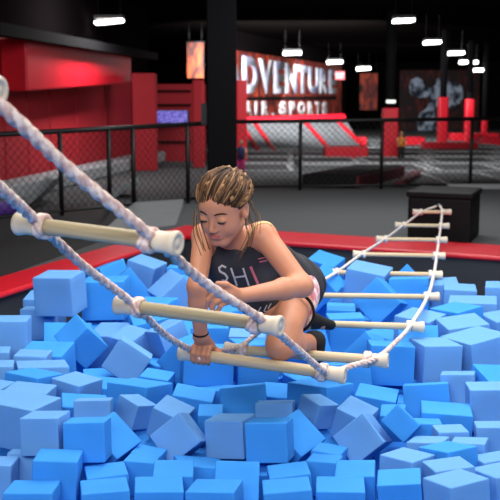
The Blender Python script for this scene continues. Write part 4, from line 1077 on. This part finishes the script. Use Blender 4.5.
# sloped trampoline wall in front of the mural
st=thing('sloped_trampoline',G(300,152),'long sloped grey trampoline with red pads in front of the mural','trampoline')
bl,br=G(226,153.5),G(364,151.5); Yt=2.0
tl=onY(226,121.5,bl.y+Yt); tr=onY(345,117.5,br.y+Yt)
bm=bmesh.new(); prism(bm,[bl,br,tr,tl],(0,.06,-.02)); kid('bed',bm,M['slope_net'],st)
def onbed(px,s): # s 0 bottom .. 1 top
    k=(px-226)/(364-226); return (bl*(1-k)+br*k)*(1-s)+(tl*(1-k)+tr*k)*s
nb=(br-bl).cross(tl-bl).normalized(); nb=nb if nb.y<0 else -nb
def bedpad(P,name='pad'):
    bm=bmesh.new(); prism(bm,P,nb*.07); bevel(bm,.015,1); kid(name,bm,M['red_pad'],st)
bedpad([onbed(226,.95),onbed(364,.95),onbed(364,1.05),onbed(226,1.05)],'top_pad')
for x in (246,262,318,356):
    bedpad([onbed(x+9.5,0),onbed(x+13.5,0),onbed(x-3.5,.95),onbed(x-7.5,.95)])
bm=bmesh.new(); prism(bm,[onbed(226,.02),onbed(364,.02),onbed(364,.10),onbed(226,.10)],nb*.04); kid('foot_pad',bm,M['white_frame'],st)
# floor beds with pale frames, row by row into the depth
rows=[(189,176),(174.5,166.5),(165.5,159.5),(158.5,154),(153.3,149.5),(149,146.2)]
cols_=[(236,300),(306,352),(404,450),(454,520)]
k=0; LBLR=('nearest','second nearest','third nearest','third farthest','second farthest','farthest')
for ri,(yb,yt) in enumerate(rows):
    for ci,(xa,xb) in enumerate(((-.25,.62),(.68,1.55),(1.62,2.55),(2.62,3.6),(3.7,5.1))):
        ya,yB=G(250,yb).y,G(250,yt).y; sc=1+.0*(ri)
        xa_=xa*(1+.16*ri); xb_=xb*(1+.16*ri)
        if ri==0 and ci in (0,1,2): continue
        if ri==1 and ci==1: continue
        pxa=250+xa_/ya*1000; 
        if pxa>505 or (250+xb_/ya*1000)<236: continue
        t=thing('floor_trampoline',((xa_+xb_)/2,ya,0),'dark trampoline bed in a pale frame, %s row, %s from the left'%(LBLR[ri],('first','second','third','fourth','fifth')[ci]),'trampoline','floor trampolines behind the right fence')
        bm=bmesh.new(); g_=.09
        for lo,hi in (((xa_,ya,0),(xb_,ya+g_*1.6,.06)),((xa_,yB-g_*1.6,0),(xb_,yB,.06)),((xa_,ya+g_*1.6,0),(xa_+g_,yB-g_*1.6,.06)),((xb_-g_,ya+g_*1.6,0),(xb_,yB-g_*1.6,.06))): box(bm,lo,hi)
        kid('frame_pad',bm,M['white_frame'],t)
        bm=bmesh.new(); box(bm,(xa_+g_,ya+g_*1.6,0),(xb_-g_,yB-g_*1.6,.045)); kid('bed',bm,M['bed'],t)
# dark platform and its red flank just behind the fence
a,b,c_=G(302,187.5),G(356,188.2),G(402,176.5); d=a+(c_-b)
t=thing('platform',(a+c_)/2,'low black platform with a dark red side right behind the fence','platform')
zt=onY(302,174,a.y).z
bm=bmesh.new(); prism(bm,[a,b,c_,d],(0,0,zt)); bevel(bm,.015,1); kid('top',bm,M['black_box'],t)
bm=bmesh.new(); nn=Vector(((c_-b).y,-(c_-b).x,0)).normalized(); prism(bm,[b+nn*.0,c_,c_+nn*.04,b+nn*.04],(0,0,zt-.02)); kid('side_pad',bm,mat('dark_red_vinyl',(.10,.012,.02),.6),t)
slab([G(392,187.2),G(404,187.2),G(424,174.5),G(411,174.9)],.07,mat('dark_red_mat',(.12,.015,.025),.6),'mat','flat dark red mat to the right of the black platform','mat')
# red blocks
standing(325,368,147,159,.7,M['red_pad'],'padded_block','long red padded block left of the tall red post','padded block')
standing(353,367,137,146.9,.6,M['red_pad'],'padded_block','small red padded block behind the long one','padded block')
t=thing('padded_post',G(390,159),'tall red padded post in the middle of the trampolines, black pole above','post')
a=G(382.5,159); b=G(398,159); zt=onY(390,108,a.y).z; bm=bmesh.new(); box(bm,(a.x,a.y,0),(b.x,a.y+.3,zt)); bevel(bm,.03,2); kid('padding',bm,M['red_pad'],t)
bm=bmesh.new(); bar(bm,Vector(((a.x+b.x)/2,a.y+.15,zt-.01)),Vector(((a.x+b.x)/2,a.y+.15,ROOMZ)),.10,12); kid('pole',bm,M['black_matte'],t,True)
bm=bmesh.new(); box(bm,((a.x+b.x)/2-.10,a.y-.02,zt+.10),((a.x+b.x)/2+.08,a.y+.04,zt+.16)); kid('small_lamp',bm,mat('pale_glass',(.7,.75,.7),.3,emit=(.9,1,.95),es=1.2),t)
def polepost(x0,x1,yt,yb,label):
    a=G(x0,yb); b=G(x1,yb); zt=onY(x0,yt,a.y).z; t=thing('padded_post',((a.x+b.x)/2,a.y,0),label,'post')
    bm=bmesh.new(); box(bm,(a.x,a.y,0),(b.x,a.y+.3,zt)); bevel(bm,.03,2); kid('padding',bm,M['red_pad'],t)
    bm=bmesh.new(); bar(bm,Vector(((a.x+b.x)/2,a.y+.15,zt-.01)),Vector(((a.x+b.x)/2,a.y+.15,ROOMZ)),.09,10); kid('pole',bm,M['black_matte'],t,True)
polepost(438.5,447.5,97,148,'red padded post in front of the painted figure on the back wall')
polepost(465.5,473.5,99,142,'red padded post right of the painted figure, under the lamp row')
polepost(482.5,487.5,120,140,'shortest and farthest red padded post, near the right edge')
standing(402,425,137,146.5,.6,M['red_pad'],'padded_block','red padded block right of the tall middle post','padded block')
standing(424,478,142.5,150.5,.5,M['red_pad'],'padded_block','low wide red block at the foot of the painted figure','padded block')
standing(452,499,133.5,141,.6,M['red_pad'],'padded_block','farthest red block, behind the posts at the right','padded block')
standing(482,512,138,146,.6,M['red_pad'],'padded_block','red padded block cut by the right edge of the picture','padded block')
# painted figure on the back wall (flat wall art)
mg=mat('figure_paint',(.48,.58,.74),.7,noise=(2.3,.06,(.012,.018,.04)))
Yg=44.0
def blob(bm,pts):
    v=[bm.verts.new(onY(x,y,Yg)) for x,y in pts]; f=bm.faces.new(v); return f
bm=bmesh.new()
fig=[(409,86),(411,80),(417,77),(422,80),(424,86),(430,88),(436,85),(437,79),(443,75),(449,78),(452,84),(457,81),(462,87),(463,97),(458,106),(452,110),(446,104),(444,110),(443,119),(440,126),(438,134),(430,136),(424,134),(418,130),(417,122),(420,113),(427,108),(430,99),(424,97),(416,98),(410,94)]
blob(bm,fig); r=bmesh.ops.extrude_face_region(bm,geom=bm.faces[:])
for v in [g for g in r['geom'] if isinstance(g,bmesh.types.BMVert)]: v.co.y-=.02
bmesh.ops.recalc_face_normals(bm,faces=bm.faces[:])
tag(obj('wall_figure',bm,mg,loc=onY(430,136,Yg)),'blue and white painted muscular figure on the dark back wall','wall painting')
panel(400,478,70,137,44.2,.03,flames('far_mural_paint',2,(.12,.014,.008),(.025,.004,.004),(.008,.008,.010)),'mural_board','dark mural board with dim red flames behind the painted figure','wall painting')
# small people among the trampolines
def small_person(px,yf,yh,mt,mb,label):
    a=G(px,yf); h=onY(px,yh,a.y).z; u=h
    t=thing('person',a,label,'person')
    def sk(name,P,m):
        bm=bmesh.new()
        for q in P: tube(bm,[a+Vector(p)*u for p in q[0]],[r*u for r in q[1]],10)
        bmesh.ops.remove_doubles(bm,verts=bm.verts,dist=1e-5); kid(name,bm,m,t,True)
    sk('body',[([(0,0,.80),(0,0,.85),(0,-.01,.90),(0,0,.96),(0,0,.995)],[.03,.03,.062,.058,.02]),([(-.12,0,.78),(-.15,-.03,.6),(-.13,-.10,.48)],[.035,.028,.02]),([(.12,0,.78),(.15,-.03,.6),(.13,-.10,.48)],[.035,.028,.02]),([(-.06,0,.46),(-.065,0,.24),(-.065,0,.03)],[.06,.045,.03]),([(.06,0,.46),(.065,0,.24),(.065,0,.03)],[.06,.045,.03])],M['skin'])
    sk('shirt',[([(0,0,.81),(0,0,.76),(0,0,.6),(0,0,.45)],[.06,.125,.105,.11])],mt)
    sk('trousers',[([(-.05,0,.48),(-.06,0,.25),(-.065,0,.06)],[.075,.056,.045]),([(.05,0,.48),(.06,0,.25),(.065,0,.06)],[.075,.056,.045])],mb)
    sk('hair',[([(0,.015,.91),(0,.015,.96),(0,.01,1.005)],[.066,.068,.03])],M['dark_hair'])
small_person(241,175,140,M['navy'],M['magenta'],'person in navy top and magenta trousers beside the black column')
small_person(401,160,131,M['amber'],M['trim_black'],'person in an amber top right of the tall red post')
# ---- ceiling lamps
lamps=[(108,21,31,2.42,'left ceiling lamp above the red overhang'),(405,20,23,2.42,'nearest ceiling lamp of the right row'),(433.5,42,18,2.42,'second ceiling lamp of the right row'),(456.5,53,18,2.42,'third ceiling lamp of the right row'),(465,62,9,2.42,'fourth ceiling lamp of the right row, left of a close pair'),(475,62.3,7,2.42,'fifth ceiling lamp of the right row, right of a close pair'),(480,70,11,2.42,'farthest ceiling lamp of the right row'),(292.5,53,20,2.42,'ceiling lamp above the big lettering'),(335,62,17,2.42,'ceiling lamp above the exit sign'),(364,68.5,15,2.42,'farthest lamp of the middle row, by the flame banner'),(234,37,4,2.42,'tiny far lamp peeping past the right side of the black column')]
for px,py,wpx,z,lab in lamps:
    c_=G(px,py,z) if True else None
    w=wpx*.88/1000*c_.y; dp=.30; t=thing('ceiling_lamp',(c_.x,c_.y,z),lab,'lamp','ceiling lamps')
    sl=.05*w if px<200 else .02*w
    bm=bmesh.new(); hh=.0014*c_.y
    prism(bm,[Vector((c_.x-w/2,c_.y,z-hh-sl)),Vector((c_.x+w/2,c_.y,z-hh+sl)),Vector((c_.x+w/2,c_.y,z+hh+sl)),Vector((c_.x-w/2,c_.y,z+hh-sl))],(0,dp,0)); bevel(bm,.012,2); kid('diffuser',bm,M['lamp'],t)
    bm=bmesh.new(); box(bm,(c_.x-w/2-.01,c_.y+.02,z+hh+sl),(c_.x+w/2+.01,c_.y+dp,z+hh+sl+.05)); kid('housing',bm,M['housing'],t)
    for s in (-1,1):
        bm=bmesh.new(); bar(bm,Vector((c_.x+s*w*.4,c_.y+dp/2,z+hh+sl+.05)),Vector((c_.x+s*w*.4,c_.y+dp/2,ROOMZ)),.006,5); kid('hanger',bm,M['black_metal'],t)
# ------------------------------------------------------------------ light
def area(name,loc,aim,sx,sy,power,col=(1,1,1),spread=None):
    l=bpy.data.lights.new(name,'AREA'); l.shape='RECTANGLE'; l.size=sx; l.size_y=sy; l.energy=power; l.color=col
    if spread: l.spread=spread
    o=bpy.data.objects.new(name,l); COL.objects.link(o); o.location=loc
    o.rotation_euler=(Vector(aim)-Vector(loc)).to_track_quat('-Z','Y').to_euler(); return o
area('pit_lamps',(0.4,4.2,2.85),(0.4,4.3,0),3.2,3.6,190,(1,.97,.95))
area('front_fill',(-.6,-.9,2.55),(0.2,4.2,.3),2.6,1.4,170,(1,.98,.97))  # added fill from behind the camera, standing in for the room's light
area('side_lamps',(3.4,3.0,2.6),(0.2,4.0,.3),1.2,2.2,80,(1,.97,.95))
area('far_lamps',(1.3,9.6,2.9),(1.3,9.2,0),3.0,2.4,140)
area('hall_lamps',(2.2,18.0,2.9),(2.2,20.0,0),5.0,6.0,250)
area('hall_lamps_far',(3.6,32.0,2.9),(3.6,34.0,.5),6.0,6.0,420)
q=onwall(80,60,.45); p=q+wn*.75
area('wall_washer',(p.x,p.y,2.45),q,.8,.3,75,(1,.95,.95))
area('mural_fill',onm(290,53,2.4),onm(288,88,.0),4.0,.4,420,spread=1.9)  # unseen source added to brighten the mural lettering
area('left_hall_lamps',(-1.2,12.5,2.9),(-2.4,15.0,.6),1.5,3.0,18)
w=bpy.data.worlds.new('world'); scene.world=w; w.use_nodes=True
w.node_tree.nodes['Background'].inputs[0].default_value=(.6,.7,.9,1); w.node_tree.nodes['Background'].inputs[1].default_value=.02
vs=scene.view_settings; vs.view_transform='Standard'; vs.look='None'; vs.gamma=1; vs.use_curve_mapping=False; vs.exposure=0.0
